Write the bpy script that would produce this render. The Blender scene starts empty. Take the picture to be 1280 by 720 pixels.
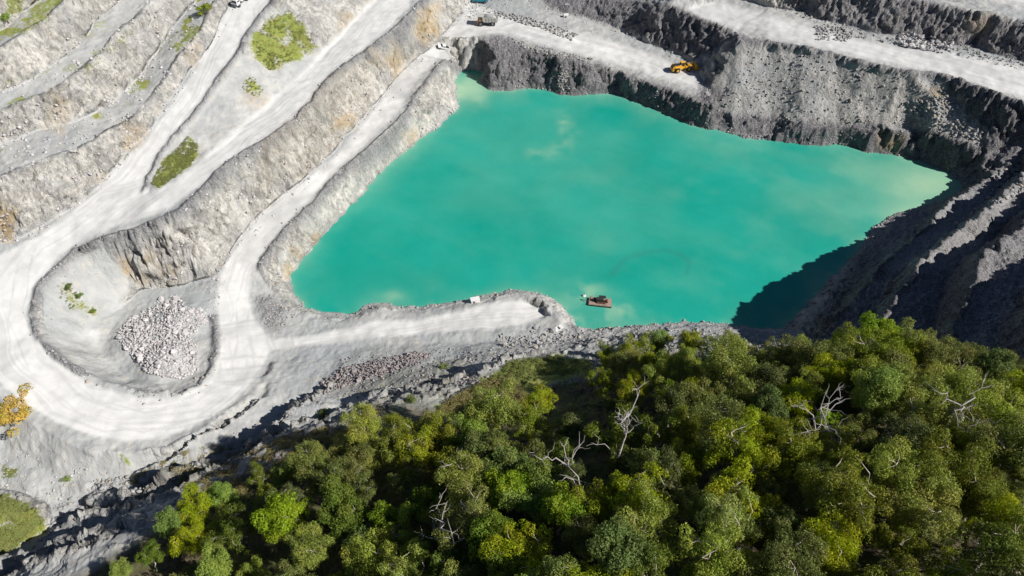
import bpy, bmesh, math, random
import numpy as np
from mathutils import Vector, Matrix, geometry
R = math.radians
random.seed(7); rng = np.random.default_rng(11)
scene = bpy.context.scene
COL = scene.collection

# ------------------------------------------------------------------ camera
CH = 150.0; PITCH = R(45); F = 853.33
cam_d = bpy.data.cameras.new('camera'); cam = bpy.data.objects.new('camera', cam_d); COL.objects.link(cam)
cam_d.sensor_width = 36; cam_d.lens = 24; cam_d.clip_start = 1; cam_d.clip_end = 6000
cam.location = (0, 0, CH); cam.rotation_euler = (R(90) - PITCH, 0, 0)
scene.camera = cam
SP, CP = math.sin(PITCH), math.cos(PITCH)
def ray(u, v):
    a = (u - 640) / F; b = (360 - v) / F
    return a, CP + b * SP, -SP + b * CP
def W(u, v, z):
    a, dy, dz = ray(u, v); t = (z - CH) / dz
    return (a * t, dy * t)
def project(x, y, z):
    rz = z - CH
    d = y * CP - rz * SP
    up = y * SP + rz * CP
    return 640 + F * x / d, 360 - F * up / d

# ------------------------------------------------------------------ noise
def _h(ix, iy, iz, seed):
    n = (ix.astype(np.uint32) * np.uint32(374761393) + iy.astype(np.uint32) * np.uint32(668265263)
         + iz.astype(np.uint32) * np.uint32(2147483647 & 1274126177) + np.uint32(seed * 1013904223 & 0xffffffff))
    n = (n ^ (n >> np.uint32(13))) * np.uint32(1274126177)
    n = n ^ (n >> np.uint32(16))
    return (n & np.uint32(0xffffff)).astype(np.float32) / np.float32(0x7fffff) - 1.0
def vnoise(x, y, z, seed=0):
    x = np.asarray(x, np.float32); y = np.asarray(y, np.float32); z = np.asarray(z, np.float32) + np.zeros_like(x)
    fx, fy, fz = np.floor(x), np.floor(y), np.floor(z)
    ix, iy, iz = fx.astype(np.int64), fy.astype(np.int64), fz.astype(np.int64)
    x = x - fx; y = y - fy; z = z - fz
    x = x * x * (3 - 2 * x); y = y * y * (3 - 2 * y); z = z * z * (3 - 2 * z)
    r = 0
    for a in (0, 1):
        wx = x if a else 1 - x
        for b in (0, 1):
            wy = (y if b else 1 - y) * wx
            for c in (0, 1):
                r = r + wy * (z if c else 1 - z) * _h(ix + a, iy + b, iz + c, seed)
    return r
def fbm(x, y, z, sc, octs=4, seed=0, gain=.5, ridge=False):
    r = 0; amp = 1; tot = 0; f = 1.0 / sc
    for o in range(octs):
        n = vnoise(x * f + 17.3 * o, y * f + 5.1 * o, z * f + 9.7 * o, seed + o)
        if ridge: n = 1 - 2 * np.abs(n)
        r = r + amp * n; tot += amp; amp *= gain; f *= 2.03
    return r / tot

def cells(x, y, z, sc, seed, zs=.6):
    x = x / sc; y = y / sc; z = z / sc * zs; ix, iy, iz = (np.floor(q).astype(np.int64) for q in (x, y, z)); best = np.full(x.shape, 9., np.float32); sec = best.copy(); val = np.zeros_like(best)
    for a in (-1, 0, 1):
        for b in (-1, 0, 1):
            for c in (-1, 0, 1):
                jx, jy, jz = ix + a, iy + b, iz + c
                px = jx + .5 + .5 * _h(jx, jy, jz, seed); py = jy + .5 + .5 * _h(jx, jy, jz, seed + 1); pz = jz + .5 + .5 * _h(jx, jy, jz, seed + 2)
                d = (x - px) ** 2 + (y - py) ** 2 + (z - pz) ** 2; v = _h(jx, jy, jz, seed + 3)
                # each cell is a tilted facet
                v = v + .9 * ((x - px) * _h(jx, jy, jz, seed + 4) + (z - pz) * _h(jx, jy, jz, seed + 5) + (y - py) * _h(jx, jy, jz, seed + 6))
                m = d < best; best = np.where(m, d, best); val = np.where(m, v, val)
    return val

# ------------------------------------------------------------------ survey lines of the pit (u, v, level)
SHORE = [(568,100),(575,88),(590,86),(606,90),(602,100),(612,112),(640,113),(660,110),(685,112),(700,118),(720,119),(738,117),(760,116),(775,118),(800,128),(830,141),(858,153),(880,160),(895,160),(915,167),(945,174),(965,173),(990,178),(1010,181),(1030,181),(1050,180),(1068,184),(1085,190),(1115,192),(1150,200),(1185,215),(1203,230),(1206,238),(1190,246),(1165,256),(1130,265),(1110,272),(1094,285),(1070,318),(1040,350),(1010,380),(985,412),(955,413),(920,408),(880,404),(840,405),(800,408),(765,411),(727,412),(716,402),(706,388),(690,374),(668,366),(650,364),(620,368),(590,374),(560,380),(520,385),(497,384),(484,379),(465,380),(450,389),(435,394),(420,392),(405,391),(380,386),(370,372),(362,355),(360,345),(375,325),(400,295),(430,265),(460,230),(490,200),(510,185),(525,172),(545,160),(557,148),(572,135),(568,118)]
SHORE_XY = [W(u, v, 0) for u, v in SHORE]

def _refine(P, step=1.6, amp=.75):
    out = []; n = len(P)
    for i in range(n):
        a, b = P[i], P[(i + 1) % n]; l = math.hypot(b[0] - a[0], b[1] - a[1]); k = max(1, int(l / step)); nx, ny = -(b[1] - a[1]) / l, (b[0] - a[0]) / l
        for j in range(k):
            t = j / k; w_ = random.gauss(0, amp * .5) if j else 0; out.append((a[0] + (b[0] - a[0]) * t + nx * w_, a[1] + (b[1] - a[1]) * t + ny * w_))
    return out
SHORE_XY = _refine(SHORE_XY)

LINES = []          # world polylines [(x,y,z)...]
def L(pts, closed=False):
    q = [W(u, v, z) + (z,) for u, v, z in pts]
    if closed: q.append(q[0])
    LINES.append(q); return q
def offset_line(q, off, dz, side):
    out = []
    for i, p in enumerate(q):
        a = q[max(i - 1, 0)]; b = q[min(i + 1, len(q) - 1)]
        tx, ty = b[0] - a[0], b[1] - a[1]; l = math.hypot(tx, ty) or 1
        nx, ny = -ty / l * side, tx / l * side
        out.append((p[0] + nx * off, p[1] + ny * off, p[2] - dz if not isinstance(dz, (list, tuple)) else p[2] - dz[i]))
    LINES.append(out); return out

L([(u, v, 0) for u, v in SHORE], True)
crestA = L([(330,352,6.5),(326,335,8),(338,312,9),(355,292,8.7),(375,272,9.13),(397,250,9.57),(420,225,10.01),(442,204,10.44),(470,180,10.88),(495,156,11.31),(512,136,11.31),(520,118,11.6),(535,98,11.6),(556,76,11.6),(575,58,11.6),(592,48,11.6),(604,48,11.6),(611,60,11.31),(618,66,11.31),(626,52,11.6),(640,51,11.6),(662,61,11.6),(690,68,11.6),(700,76,11.6),(712,74,10.94),(727,75,10.12),(738,86,9.51),(750,82,8.85),(773,88,7.6),(781,98,7.6),(792,95,7.6),(807,101,7.6),(820,110,7.6),(830,108,7.6),(847,116,7.6),(867,124,7.6),(880,133,7.6),(895,146,7.6)])
L([(345,372,4),(365,392,4),(385,400,3.6),(420,405,3),(450,398,3),(470,389,3),(490,390,3),(520,393,2.6),(560,388,2.6),(600,380,2.6),(640,371,3),(665,372,3.6),(683,381,3.8),(694,395,3.8),(704,408,2.6),(735,418,2.6),(800,415,2.6),(880,411,2.6),(960,420,2.6),(1000,420,3)])
L([(640,380,2.6),(665,382,1.4),(680,390,1.2),(682,398,1.6),(660,402,2.4)])
L([(345,452,5),(420,441,3.6),(500,431,3),(580,428,3),(640,425,3),(700,428,3),(760,424,4),(850,421,4),(950,428,4),(1012,430,5)])
# toe of the long face below the middle ramp
TL = L([(268,400,7.5),(266,370,8),(270,345,8.5),(280,322,9),(298,296,10),(320,271,10.7),(350,243,11.3),(375,222,11.8),(405,200,12.11),(432,172,12.2),(450,152,12.2),(465,133,12.2),(480,112,12.2),(500,87,12.2),(520,68,12.2),(545,48,12.2),(562,34,12.2),(578,18,12.2),(590,2,12.2),(602,-30,12.2)])
F1 = L([(200,277,27),(228,262,27.3),(258,235,27.8),(290,203,28.3),(330,176,28.4),(372,150,28.4),(392,128,28.4),(402,108,28.4),(430,85,28.4),(460,62,28.4),(490,40,28.4),(512,18,28.4),(530,0,28.4),(545,-30,28.4)])
# inner edge of the loop
IL = L([(200,277,27),(165,292,26.5),(130,300,26),(95,315,25),(68,340,24),(50,365,23),(43,395,21.5),(52,425,19.5),(75,450,18),(105,470,16.5),(140,485,15),(180,496,13.5),(220,496,12),(250,485,10.5),(266,462,9),(273,435,8),(268,400,7.5)])
L([(266,372,8),(262,347,9),(230,355,9),(200,360,9),(175,366,9),(155,380,9.5),(125,400,10.5),(100,425,12),(125,445,9),(140,462,8.5),(165,480,8),(205,484,8),(238,476,7.5),(254,455,7.5),(260,430,7.5),(266,402,7.5)])
L([(140,318,22),(152,335,17),(168,352,12)])
# roads, upper left
L([(183,238,27.5),(188,220,28.5),(205,190,30.5),(240,150,33),(270,110,36),(295,70,39),(320,30,42),(342,0,44.5),(357,-30,46)])
L([(195,243,27.5),(225,233,27.8),(262,200,28.3),(300,165,28.4),(340,132,28.5),(380,97,28.6),(410,62,28.7),(440,32,28.8),(470,0,29),(490,-30,29.2)])
L1T = L([(-60,330,27),(0,305,27.3),(45,288,27.5),(85,262,28),(115,235,29),(140,207,30.5),(168,180,32),(195,150,33.8),(220,115,36),(245,78,38.5),(268,40,41.5),(288,5,44.5),(300,-30,46.5)])
OUT = L([(-80,380,25),(-60,430,22.5),(0,490,20),(30,520,18.5),(70,545,17),(110,560,15.5),(160,568,14),(210,562,12.5),(250,543,11.5),(285,518,10),(310,500,8.5),(333,475,7),(347,455,5.5)])
L1C = L([(-60,246,39),(0,222,39.5),(50,202,39.5),(105,182,38.5),(150,158,37.5),(190,122,38.3),(212,90,41),(232,60,43.3),(255,28,45.8),(275,-5,48.5),(287,-30,50)])
L2T = L([(-60,208,39.5),(0,182,40),(40,167,40),(95,152,39),(140,130,38.2),(177,95,39.5),(195,65,41.8),(218,35,44.2),(243,2,47),(258,-30,49.5)])
L2C = L([(-60,157,47),(0,137,47),(55,117,47),(100,90,48),(130,62,49.5),(155,33,51.5),(190,5,53),(215,-30,56)])
L3T = L([(-60,138,47.5),(0,117,47.5),(45,97,47.5),(80,73,48.5),(105,47,50),(130,18,52),(160,-10,54),(185,-35,56.5)])
L3C = L([(-60,87,56),(0,60,56.5),(28,42,57.5),(60,20,59),(88,-3,60.5),(110,-30,63)])
L4T = L([(-60,65,57),(0,40,57),(15,30,58),(42,8,59.5),(60,-10,60.5),(80,-35,63)])
L4C = L([(-60,10,66),(-10,-12,67),(30,-45,70)])
# lower left floor and mound
L([(-60,520,19),(0,560,14.5),(40,580,13),(90,600,11.5),(130,602,11),(160,594,11)])
L([(0,612,12),(60,632,10),(112,622,9.5)]); L([(112,650,9.5),(75,657,10)])
L([(-60,640,18),(0,640,16.5),(25,646,15),(38,652,13.5)]); L([(-40,600,14),(0,603,13),(35,616,12.5),(62,642,10.5),(66,656,10.3),(42,674,10.5),(20,688,11),(-20,705,12)])
# rock ribs on the near side: crest lines, their far sides drop away
K1 = L([(172,588,13),(200,578,13.6),(225,563,13.2),(250,547,12.8),(275,536,12),(300,519,11),(320,505,10),(338,490,8.2)])
offset_line(K1, 1.6, [3,4,4.4,4.4,4.2,3.4,2.6,1], 1)
K2 = L([(120,627,13),(150,620,15),(185,604,17.5),(210,592,19),(235,582,20),(258,576,20.6),(275,580,21),(297,565,21),(312,549,20.5),(327,537,20),(345,529,19),(367,508,16),(400,492,11.5),(440,476,9)])
offset_line(K2, 2.2, [1.5,4.5,8,9.5,11,12,12.5,12.5,12.2,11.8,11,8.5,4.4,1.2], 1)
K3 = L([(75,662,13.5),(110,645,16.5),(150,638,17.5),(183,630,20.5),(217,619,23),(237,606,24),(262,594,24.5),(290,584,24.5),(304,574,24.5),(335,547,23),(385,531,23.5),(415,522,23),(440,505,19.5),(480,494,16.5),(540,481,18),(600,464,20.5),(635,445,21.5),(700,443,22.5),(742,446,23.5)])
offset_line(K3, 2.4, [5, 6, 4.5, 5, 5.5, 5.5, 5.5, 5.5, 5.5, 7.5, 9.5, 10, 6.5, 3.4, 4, 6, 7.5, 8, 8], 1)
K4 = L([(0,700,18),(30,692,20),(60,684,21.5),(85,676,23),(130,662,26),(170,655,29)])
offset_line(K4, 2.2, [7,8,8.5,8.5,7,3], 1)
K5 = L([(-40,735,22),(10,722,24),(45,707,26),(80,692,27.5),(112,684,29)])
offset_line(K5, 2, [7,7,7,6,3.5], 1)
L([(120,702,32),(180,674,32),(250,630,30),(320,597,30.5),(360,567,30.5),(420,542,30.5),(470,514,25),(540,503,25),(600,492,25.5),(660,478,25.5),(720,468,26.5),(800,455,31),(900,452,35),(1000,450,38),(1080,450,41)])
L([(1100,452,42),(1150,456,43),(1200,468,44),(1290,480,48),(1400,490,52)])
L([(780,436,14),(850,432,14),(950,438,14),(1012,438,15)])
L([(0,765,32),(100,760,33),(250,720,33),(400,680,35),(550,640,39),(700,600,44),(850,580,48),(1000,570,52),(1150,570,55),(1300,580,58),(1450,600,62)])
L([(-100,830,36),(200,805,36),(450,790,42),(700,780,57),(950,770,60),(1200,770,64),(1400,780,68)])
# dark terraces on the right
R1 = L([(1232,226,7.5),(1206,240,7.5),(1180,262,9.5),(1160,285,12.5),(1135,303,15),(1110,323,16),(1088,348,17),(1060,382,18),(1040,410,16)])
offset_line(R1, 2.6, [4,5,6.5,8,9,10,10,10,9], -1)
R2 = L([(1290,208,13),(1262,238,16),(1240,258,19),(1220,274,26),(1200,290,26),(1180,305,28),(1160,322,28),(1140,345,28),(1120,370,28),(1105,395,28),(1090,420,26)])
offset_line(R2, 3.2, [7,8,8.5,9,9,9,9,9,9,9,8], -1)
R3 = L([(1360,205,21),(1302,255,26),(1270,288,30),(1244,306,35.4),(1228,320,36),(1213,350,36.5),(1203,380,36.5),(1194,405,36.5),(1190,425,36.5)])
offset_line(R3, 3.2, [6,7,7.5,8,8,8,8,8,7], -1)
R4 = L([(1490,185,28),(1440,230,34),(1400,275,41),(1365,315,48.6),(1335,350,49.7),(1312,385,49.7),(1300,415,49.1),(1296,440,47.5)])
offset_line(R4, 4, [8,9,10,10,10,10,9,8], -1)
R5 = L([(1690,165,38),(1640,215,46),(1600,260,56),(1560,310,60)])
offset_line(R5, 5, 14, -1)
# far right benches
TB = L([(640,-18,12.4),(650,-3,12.18),(683,12,11.45),(722,22,10.6),(743,25,10.13),(780,43,9.32),(820,58,8.6),(847,69,8.6),(868,79,8.6),(876,92,8.6),(885,112,8.6),(893,132,8.6)])
CB = L([(690,-30,17),(750,-2,17),(780,3,17),(807,3,19.5),(830,12,22),(853,16,22),(893,29,22),(920,40,22),(928,52,24),(960,53,24),(1000,60,24.5),(1050,70,24.5),(1090,80,24.5),(1130,90,24.5),(1165,93,24.5),(1190,98,24.5),(1220,110,24.5),(1250,120,24.5),(1285,132,24.5),(1340,150,24.5),(1420,170,24.5)])
L([(895,146,9),(925,158,7),(945,163,6.5),(960,157,6),(1000,160,5.5),(1035,162,6),(1048,158,6),(1060,165,6),(1085,167,6.3),(1100,162,7),(1125,168,7.3),(1140,160,8),(1170,172,8.5),(1200,184,9),(1235,198,8),(1256,205,9)])
L([(1165,118,20),(1195,129,18),(1215,148,16),(1235,163,14.5),(1290,176,14.5),(1400,212,16)])
TC = L([(860,-32,26),(925,-4,26),(960,8,26),(1000,14,26),(1025,24,26),(1065,33,26),(1085,41,26),(1120,44,26),(1190,57,26),(1212,56,26),(1216,66,26),(1245,70,26),(1290,80,26),(1400,110,26)])
CC = L([(900,-48,37),(1000,-25,37),(1040,-18,37),(1065,-14,37),(1140,-1,37),(1180,7,37),(1215,11,37),(1232,9,37),(1228,18,37),(1245,19,37),(1290,28,37),(1400,50,37)])
LINES.append([(-900,800,95),(0,800,70),(900,800,60)]); LINES.append([(-900,800,95),(-900,-200,40),(0,-200,45),(900,-200,80),(900,800,60)])

def build_tin():
    vs, es, zs = [], [], []
    key = {}
    for q in LINES:
        prev = None
        for x, y, z in q:
            k = (round(x, 2), round(y, 2))
            if k not in key:
                key[k] = len(vs); vs.append(Vector((x, y))); zs.append(z)
            i = key[k]
            if prev is not None and prev != i: es.append((prev, i))
            prev = i
    ov, oe, of, orv, ore, orf = geometry.delaunay_2d_cdt(vs, es, [], 0, 1e-4)
    Z = [None] * len(ov); cross = 0
    for i, o in enumerate(orv):
        if o: Z[i] = zs[o[0]]
    acc = {}
    for k, (a, b) in enumerate(oe):
        for ie in ore[k]:
            for w in (a, b):
                if Z[w] is None:
                    p, q = es[ie]; P, Q = vs[p], vs[q]
                    t = (ov[w] - P).dot(Q - P) / max((Q - P).length_squared, 1e-9)
                    acc.setdefault(w, []).append((zs[p] + t * (zs[q] - zs[p]), (round(ov[w].x), round(ov[w].y))))
    for w, l in acc.items():
        Z[w] = sum(a[0] for a in l) / len(l); cross += 1
        if max(a[0] for a in l) - min(a[0] for a in l) > 3:
            u_, v_ = project(ov[w].x, ov[w].y, Z[w]); print('CROSS at px', round(u_), round(v_), [round(a[0], 1) for a in l])
    Z = [30 if z is None else z for z in Z]
    return np.array([(p.x, p.y) for p in ov]), np.array(Z), of
X0, X1, Y0, Y1, ST = -380.0, 400.0, -10.0, 470.0, 0.4
NX = int((X1 - X0) / ST) + 1; NY = int((Y1 - Y0) / ST) + 1
def raster():
    P, Z, faces = build_tin()
    H = np.full((NY, NX), 30.0, np.float32)
    for f in faces:
        for k in range(1, len(f) - 1):
            ia, ib, ic = f[0], f[k], f[k + 1]
            a, b, c = P[ia], P[ib], P[ic]
            x0 = max(int((min(a[0], b[0], c[0]) - X0) / ST), 0); x1 = min(int((max(a[0], b[0], c[0]) - X0) / ST) + 2, NX)
            y0 = max(int((min(a[1], b[1], c[1]) - Y0) / ST), 0); y1 = min(int((max(a[1], b[1], c[1]) - Y0) / ST) + 2, NY)
            if x1 <= x0 or y1 <= y0: continue
            gx = X0 + ST * np.arange(x0, x1)[None, :]; gy = Y0 + ST * np.arange(y0, y1)[:, None]
            d = (b[1] - c[1]) * (a[0] - c[0]) + (c[0] - b[0]) * (a[1] - c[1])
            if abs(d) < 1e-9: continue
            w0 = ((b[1] - c[1]) * (gx - c[0]) + (c[0] - b[0]) * (gy - c[1])) / d
            w1 = ((c[1] - a[1]) * (gx - c[0]) + (a[0] - c[0]) * (gy - c[1])) / d
            w2 = 1 - w0 - w1
            m = (w0 >= -1e-6) & (w1 >= -1e-6) & (w2 >= -1e-6)
            H[y0:y1, x0:x1] = np.where(m, w0 * Z[ia] + w1 * Z[ib] + w2 * Z[ic], H[y0:y1, x0:x1])
    return H
def inpoly(x, y, poly):
    r = np.zeros(np.shape(x), bool); n = len(poly)
    for i in range(n):
        xa, ya = poly[i]; xb, yb = poly[(i + 1) % n]
        if ya == yb: continue
        r ^= ((ya > y) != (yb > y)) & (x < (xb - xa) * (y - ya) / (yb - ya) + xa)
    return r
def distpoly(x, y, pts, closed=False, rad=1e9):
    d = np.full(np.shape(x), rad, np.float32); n = len(pts)
    for i in range(n if closed else n - 1):
        xa, ya = pts[i][:2]; xb, yb = pts[(i + 1) % n][:2]
        if rad < 1e8:
            m = (x > min(xa, xb) - rad) & (x < max(xa, xb) + rad) & (y > min(ya, yb) - rad) & (y < max(ya, yb) + rad)
            if not m.any(): continue
            xx, yy = x[m], y[m]
        else: m = slice(None); xx, yy = x, y
        dx, dy = xb - xa, yb - ya; l2 = dx * dx + dy * dy + 1e-9
        t = np.clip(((xx - xa) * dx + (yy - ya) * dy) / l2, 0, 1)
        d[m] = np.minimum(d[m], np.hypot(xx - xa - t * dx, yy - ya - t * dy))
    return d
def blur(A, n=1):
    for _ in range(n):
        A = (np.roll(A, 1, 0) + 2 * A + np.roll(A, -1, 0)) / 4
        A = (np.roll(A, 1, 1) + 2 * A + np.roll(A, -1, 1)) / 4
    return A
H = raster()
GX = (X0 + ST * np.arange(NX))[None, :].repeat(NY, 0).astype(np.float32); GY = (Y0 + ST * np.arange(NY))[:, None].repeat(NX, 1).astype(np.float32)
# warp the plan a little so that survey lines do not read as straight edges
wx = fbm(GX, GY, GX * 0, 9, 3, 40) * 1.5; wy = fbm(GX, GY, GX * 0, 9, 3, 50) * 1.5
dsh = distpoly(GX, GY, SHORE_XY, True, rad=14)
wk = np.clip(dsh / 6, 0, 1)
def sampleG(A, x, y):
    fx = np.clip((x - X0) / ST, 0, NX - 1.001); fy = np.clip((y - Y0) / ST, 0, NY - 1.001)
    ix = fx.astype(int); iy = fy.astype(int); fx = fx - ix; fy = fy - iy
    return (A[iy, ix] * (1 - fx) + A[iy, ix + 1] * fx) * (1 - fy) + (A[iy + 1, ix] * (1 - fx) + A[iy + 1, ix + 1] * fx) * fy
H = sampleG(H, GX + wx * wk, GY + wy * wk)
inside = inpoly(GX, GY, SHORE_XY)
H = np.where(inside, -np.minimum(4, .7 * dsh), np.maximum(H, .15 + np.minimum(dsh * .12, .3)))
H = blur(H, 2)
# safety berms along the road edges, and crest ridges added to catch sun
def berm_or_ridge(q, h=1.0, w=.9, inset=0):
    global H
    d = distpoly(GX + wx * wk, GY + wy * wk, q, rad=4)
    n = .6 + .4 * fbm(GX, GY, GX * 0, 3, 2, 60)
    H = H + h * n * np.exp(-(d / w) ** 2); return d
bd = None
for q, h in ((crestA[1:16], .9), (F1, .9), (IL, .9), (OUT, .6), ([p for p in CB[9:]], 1.0), ([W(183,238,27.5), W(188,220,28.5), W(205,190,30.5), W(240,150,33), W(270,110,36), W(295,70,39), W(320,30,42), W(342,0,44.5)], 1.0)):
    d = berm_or_ridge(q, h); bd = d if bd is None else np.minimum(bd, d)
BERM = np.exp(-(np.minimum(bd, 4) / .9) ** 2)
for (mu, mv, mh, mr) in ((175,430,2.6,6), (228,400,3.2,6.5), (222,450,3.0,6.5), (195,460,2.0,5)):
    mx_, my_ = W(mu, mv, 9); H = H + mh * np.exp(-((GX - mx_) ** 2 + (GY - my_) ** 2) / mr ** 2)
for q, h, w_ in ((R1[1:7], 2.0, 1.7), (R2[1:8], 2.6, 1.9), (R3[1:6], 3.0, 3.0), (R3[5:], 2.0, 1.8), (K2[3:11], 1.2, 1.2), (K3[3:11], 1.2, 1.3)): berm_or_ridge(q, h, w_)  # ridges added on terrace and rib crests so they stand out sunlit
gy_, gx_ = np.gradient(blur(H, 3), ST)
SLOPE = np.hypot(gx_, gy_)
Hs = blur(H, 4)
def height(x, y): return float(sampleG(H, np.array([x]), np.array([y]))[0])
def hit(u, v):
    a, dy, dz = ray(u, v); t = np.arange(60, 520, .25)
    hh = sampleG(H, a * t, dy * t); zz = CH + dz * t
    i = np.argmax(zz <= hh)
    return float(a * t[i]), float(dy * t[i]), float(hh[i])

# ------------------------------------------------------------------ materials
def newmat(name):
    m = bpy.data.materials.new(name); m.use_nodes = True; nt = m.node_tree; nt.nodes.clear()
    o = nt.nodes.new('ShaderNodeOutputMaterial'); b = nt.nodes.new('ShaderNodeBsdfPrincipled')
    nt.links.new(b.outputs[0], o.inputs[0]); return m, nt, b
class NT:
    def __init__(s, nt): s.nt = nt
    def n(s, t, **k):
        x = s.nt.nodes.new(t)
        for a, b in k.items():
            if a.startswith('_'): x.inputs[a[1:].replace('_', ' ')].default_value = b
            else: setattr(x, a, b)
        return x
    def link(s, a, b): s.nt.links.new(a, b)
    def setin(s, sock, v):
        if hasattr(v, 'type') and hasattr(v, 'is_output'): s.link(v, sock)
        else: sock.default_value = v
    def noise(s, scale, det=4, rough=.6, co=None, dist=0, col=False):
        x = s.n('ShaderNodeTexNoise'); x.inputs['Scale'].default_value = scale; x.inputs['Detail'].default_value = det
        x.inputs['Roughness'].default_value = rough; x.inputs['Distortion'].default_value = dist
        if co is not None: s.link(co, x.inputs['Vector'])
        return x.outputs['Color' if col else 'Fac']
    def vor(s, scale, co=None, feat='F1', out='Distance', rnd=1):
        x = s.n('ShaderNodeTexVoronoi'); x.feature = feat; x.inputs['Scale'].default_value = scale; x.inputs['Randomness'].default_value = rnd
        if co is not None: s.link(co, x.inputs['Vector'])
        return x.outputs[out]
    def math(s, op, a, b=0, c=0, clamp=False):
        x = s.n('ShaderNodeMath'); x.operation = op; x.use_clamp = clamp
        s.setin(x.inputs[0], a); s.setin(x.inputs[1], b); s.setin(x.inputs[2], c); return x.outputs[0]
    def ramp(s, fac, a, b, lo=0., hi=1.):
        x = s.n('ShaderNodeMapRange'); x.interpolation_type = 'SMOOTHSTEP'
        s.setin(x.inputs[0], fac); x.inputs[1].default_value = a; x.inputs[2].default_value = b; x.inputs[3].default_value = lo; x.inputs[4].default_value = hi
        return x.outputs[0]
    def mix(s, fac, a, b, mode='MIX'):
        x = s.n('ShaderNodeMix'); x.data_type = 'RGBA'; x.blend_type = mode
        s.setin(x.inputs[0], fac)
        for i, v in ((6, a), (7, b)):
            if isinstance(v, tuple): v = tuple(v[:3]) + (1,)
            s.setin(x.inputs[i], v)
        return x.outputs[2]
    def bump(s, h, strength, dist, prev=None):
        x = s.n('ShaderNodeBump'); x.inputs['Strength'].default_value = strength; x.inputs['Distance'].default_value = dist
        s.link(h, x.inputs['Height'])
        if prev is not None: s.link(prev, x.inputs['Normal'])
        return x.outputs[0]
def ground_material():
    m, nt, b = newmat('quarry_ground'); T = NT(nt)
    co = T.n('ShaderNodeTexCoord').outputs['Object']
    A = T.n('ShaderNodeAttribute', attribute_name='mask_a'); sa = T.n('ShaderNodeSeparateColor'); T.link(A.outputs['Color'], sa.inputs[0])
    B = T.n('ShaderNodeAttribute', attribute_name='mask_b'); sb = T.n('ShaderNodeSeparateColor'); T.link(B.outputs['Color'], sb.inputs[0])
    C_ = T.n('ShaderNodeAttribute', attribute_name='mask_c'); sc = T.n('ShaderNodeSeparateColor'); T.link(C_.outputs['Color'], sc.inputs[0])
    road, grass, ochre = sa.outputs; dark, soil, steep = sb.outputs; track, rubble, wet = sc.outputs
    big = T.noise(.03, 3, .5, co); med = T.noise(.22, 5, .6, co); fine = T.noise(1.6, 6, .7, co); vf = T.noise(6, 3, .7, co)
    # loose grey gravel floor
    g = T.mix(T.ramp(med, .35, .68), (.38, .385, .38), (.50, .50, .485))
    g = T.mix(T.ramp(big, .4, .65), g, (.36, .38, .385))
    g = T.mix(T.ramp(T.noise(.35, 5, .7, co), .52, .7, 0, .6), g, (.55, .51, .43))
    # rock faces, pale left walls
    mp = T.n('ShaderNodeMapping'); mp.inputs['Scale'].default_value = (1, 1, .45); T.link(co, mp.inputs['Vector'])
    cn = T.noise(.35, 6, .72, mp.outputs[0], 1.2)
    rk = T.mix(T.ramp(cn, .38, .62), (.37, .355, .33), (.72, .69, .635))
    rk = T.mix(T.ramp(T.noise(.9, 5, .7, mp.outputs[0]), .56, .7, 0, .55), rk, (.55, .44, .31))
    # short dark joints, where a stretched noise dips
    jn = T.noise(.8, 7, .75, mp.outputs[0], 1.6)
    rk = T.mix(T.ramp(jn, .33, .43, .8, 0), rk, (.13, .125, .12))
    jm = T.noise(2.4, 5, .75, mp.outputs[0], .8)
    rk = T.mix(T.ramp(jm, .34, .44, .6, 0), rk, (.2, .19, .18)); rk = T.mix(T.ramp(jm, .56, .66, 0, .5), rk, (.80, .77, .72))
    rk = T.mix(T.ramp(T.noise(.11, 4, .6, co), .45, .62, 0, .5), rk, (.47, .475, .465))
    c = T.mix(T.math('MULTIPLY', steep, .92), g, rk)
    # dark broken rock of the right hand walls; mask also carries painted terrace shade
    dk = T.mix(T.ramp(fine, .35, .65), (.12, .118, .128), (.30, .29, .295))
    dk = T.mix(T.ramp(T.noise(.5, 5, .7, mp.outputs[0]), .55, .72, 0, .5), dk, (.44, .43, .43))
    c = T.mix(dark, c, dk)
    # ochre stains
    on = T.noise(.5, 5, .7, co)
    c = T.mix(T.math('MULTIPLY', ochre, T.ramp(on, .3, .55)), c, T.mix(fine, (.40, .29, .16), (.60, .47, .29)))
    # soil and litter of the wooded hill
    so = T.mix(T.ramp(fine, .35, .65), (.07, .055, .035), (.17, .135, .08))
    so = T.mix(T.ramp(med, .45, .6), so, (.12, .13, .04))
    c = T.mix(soil, c, so)
    # grass
    gr = T.mix(T.ramp(med, .35, .65), (.24, .29, .06), (.18, .27, .045)); gr = T.mix(T.ramp(fine, .42, .62), gr, (.30, .26, .08))
    c = T.mix(T.ramp(T.math('ADD', grass, T.math('MULTIPLY', T.math('SUBTRACT', T.noise(1.1, 6, .75, co), .5), 1.8)), .38, .74), c, gr)
    # compacted white road with wheel tracks
    rd = T.mix(T.ramp(med, .3, .7), (.63, .625, .61), (.74, .735, .72)); rd = T.mix(T.math('MULTIPLY', track, .9), rd, (.43, .43, .425))
    rd = T.mix(T.ramp(T.noise(.5, 5, .65, co, 1.5), .56, .72, 0, .45), rd, (.52, .525, .52))
    c = T.mix(road, c, rd)
    c = T.mix(wet, c, (.27, .285, .285))
    c = T.mix(T.ramp(vf, .25, .8, .14, 0), c, (.12, .12, .12))
    T.link(c, b.inputs['Base Color']); b.inputs['Roughness'].default_value = .95; b.inputs['Specular IOR Level'].default_value = .2
    notroad = T.math('SUBTRACT', 1, T.math('MULTIPLY', road, .85))
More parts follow.
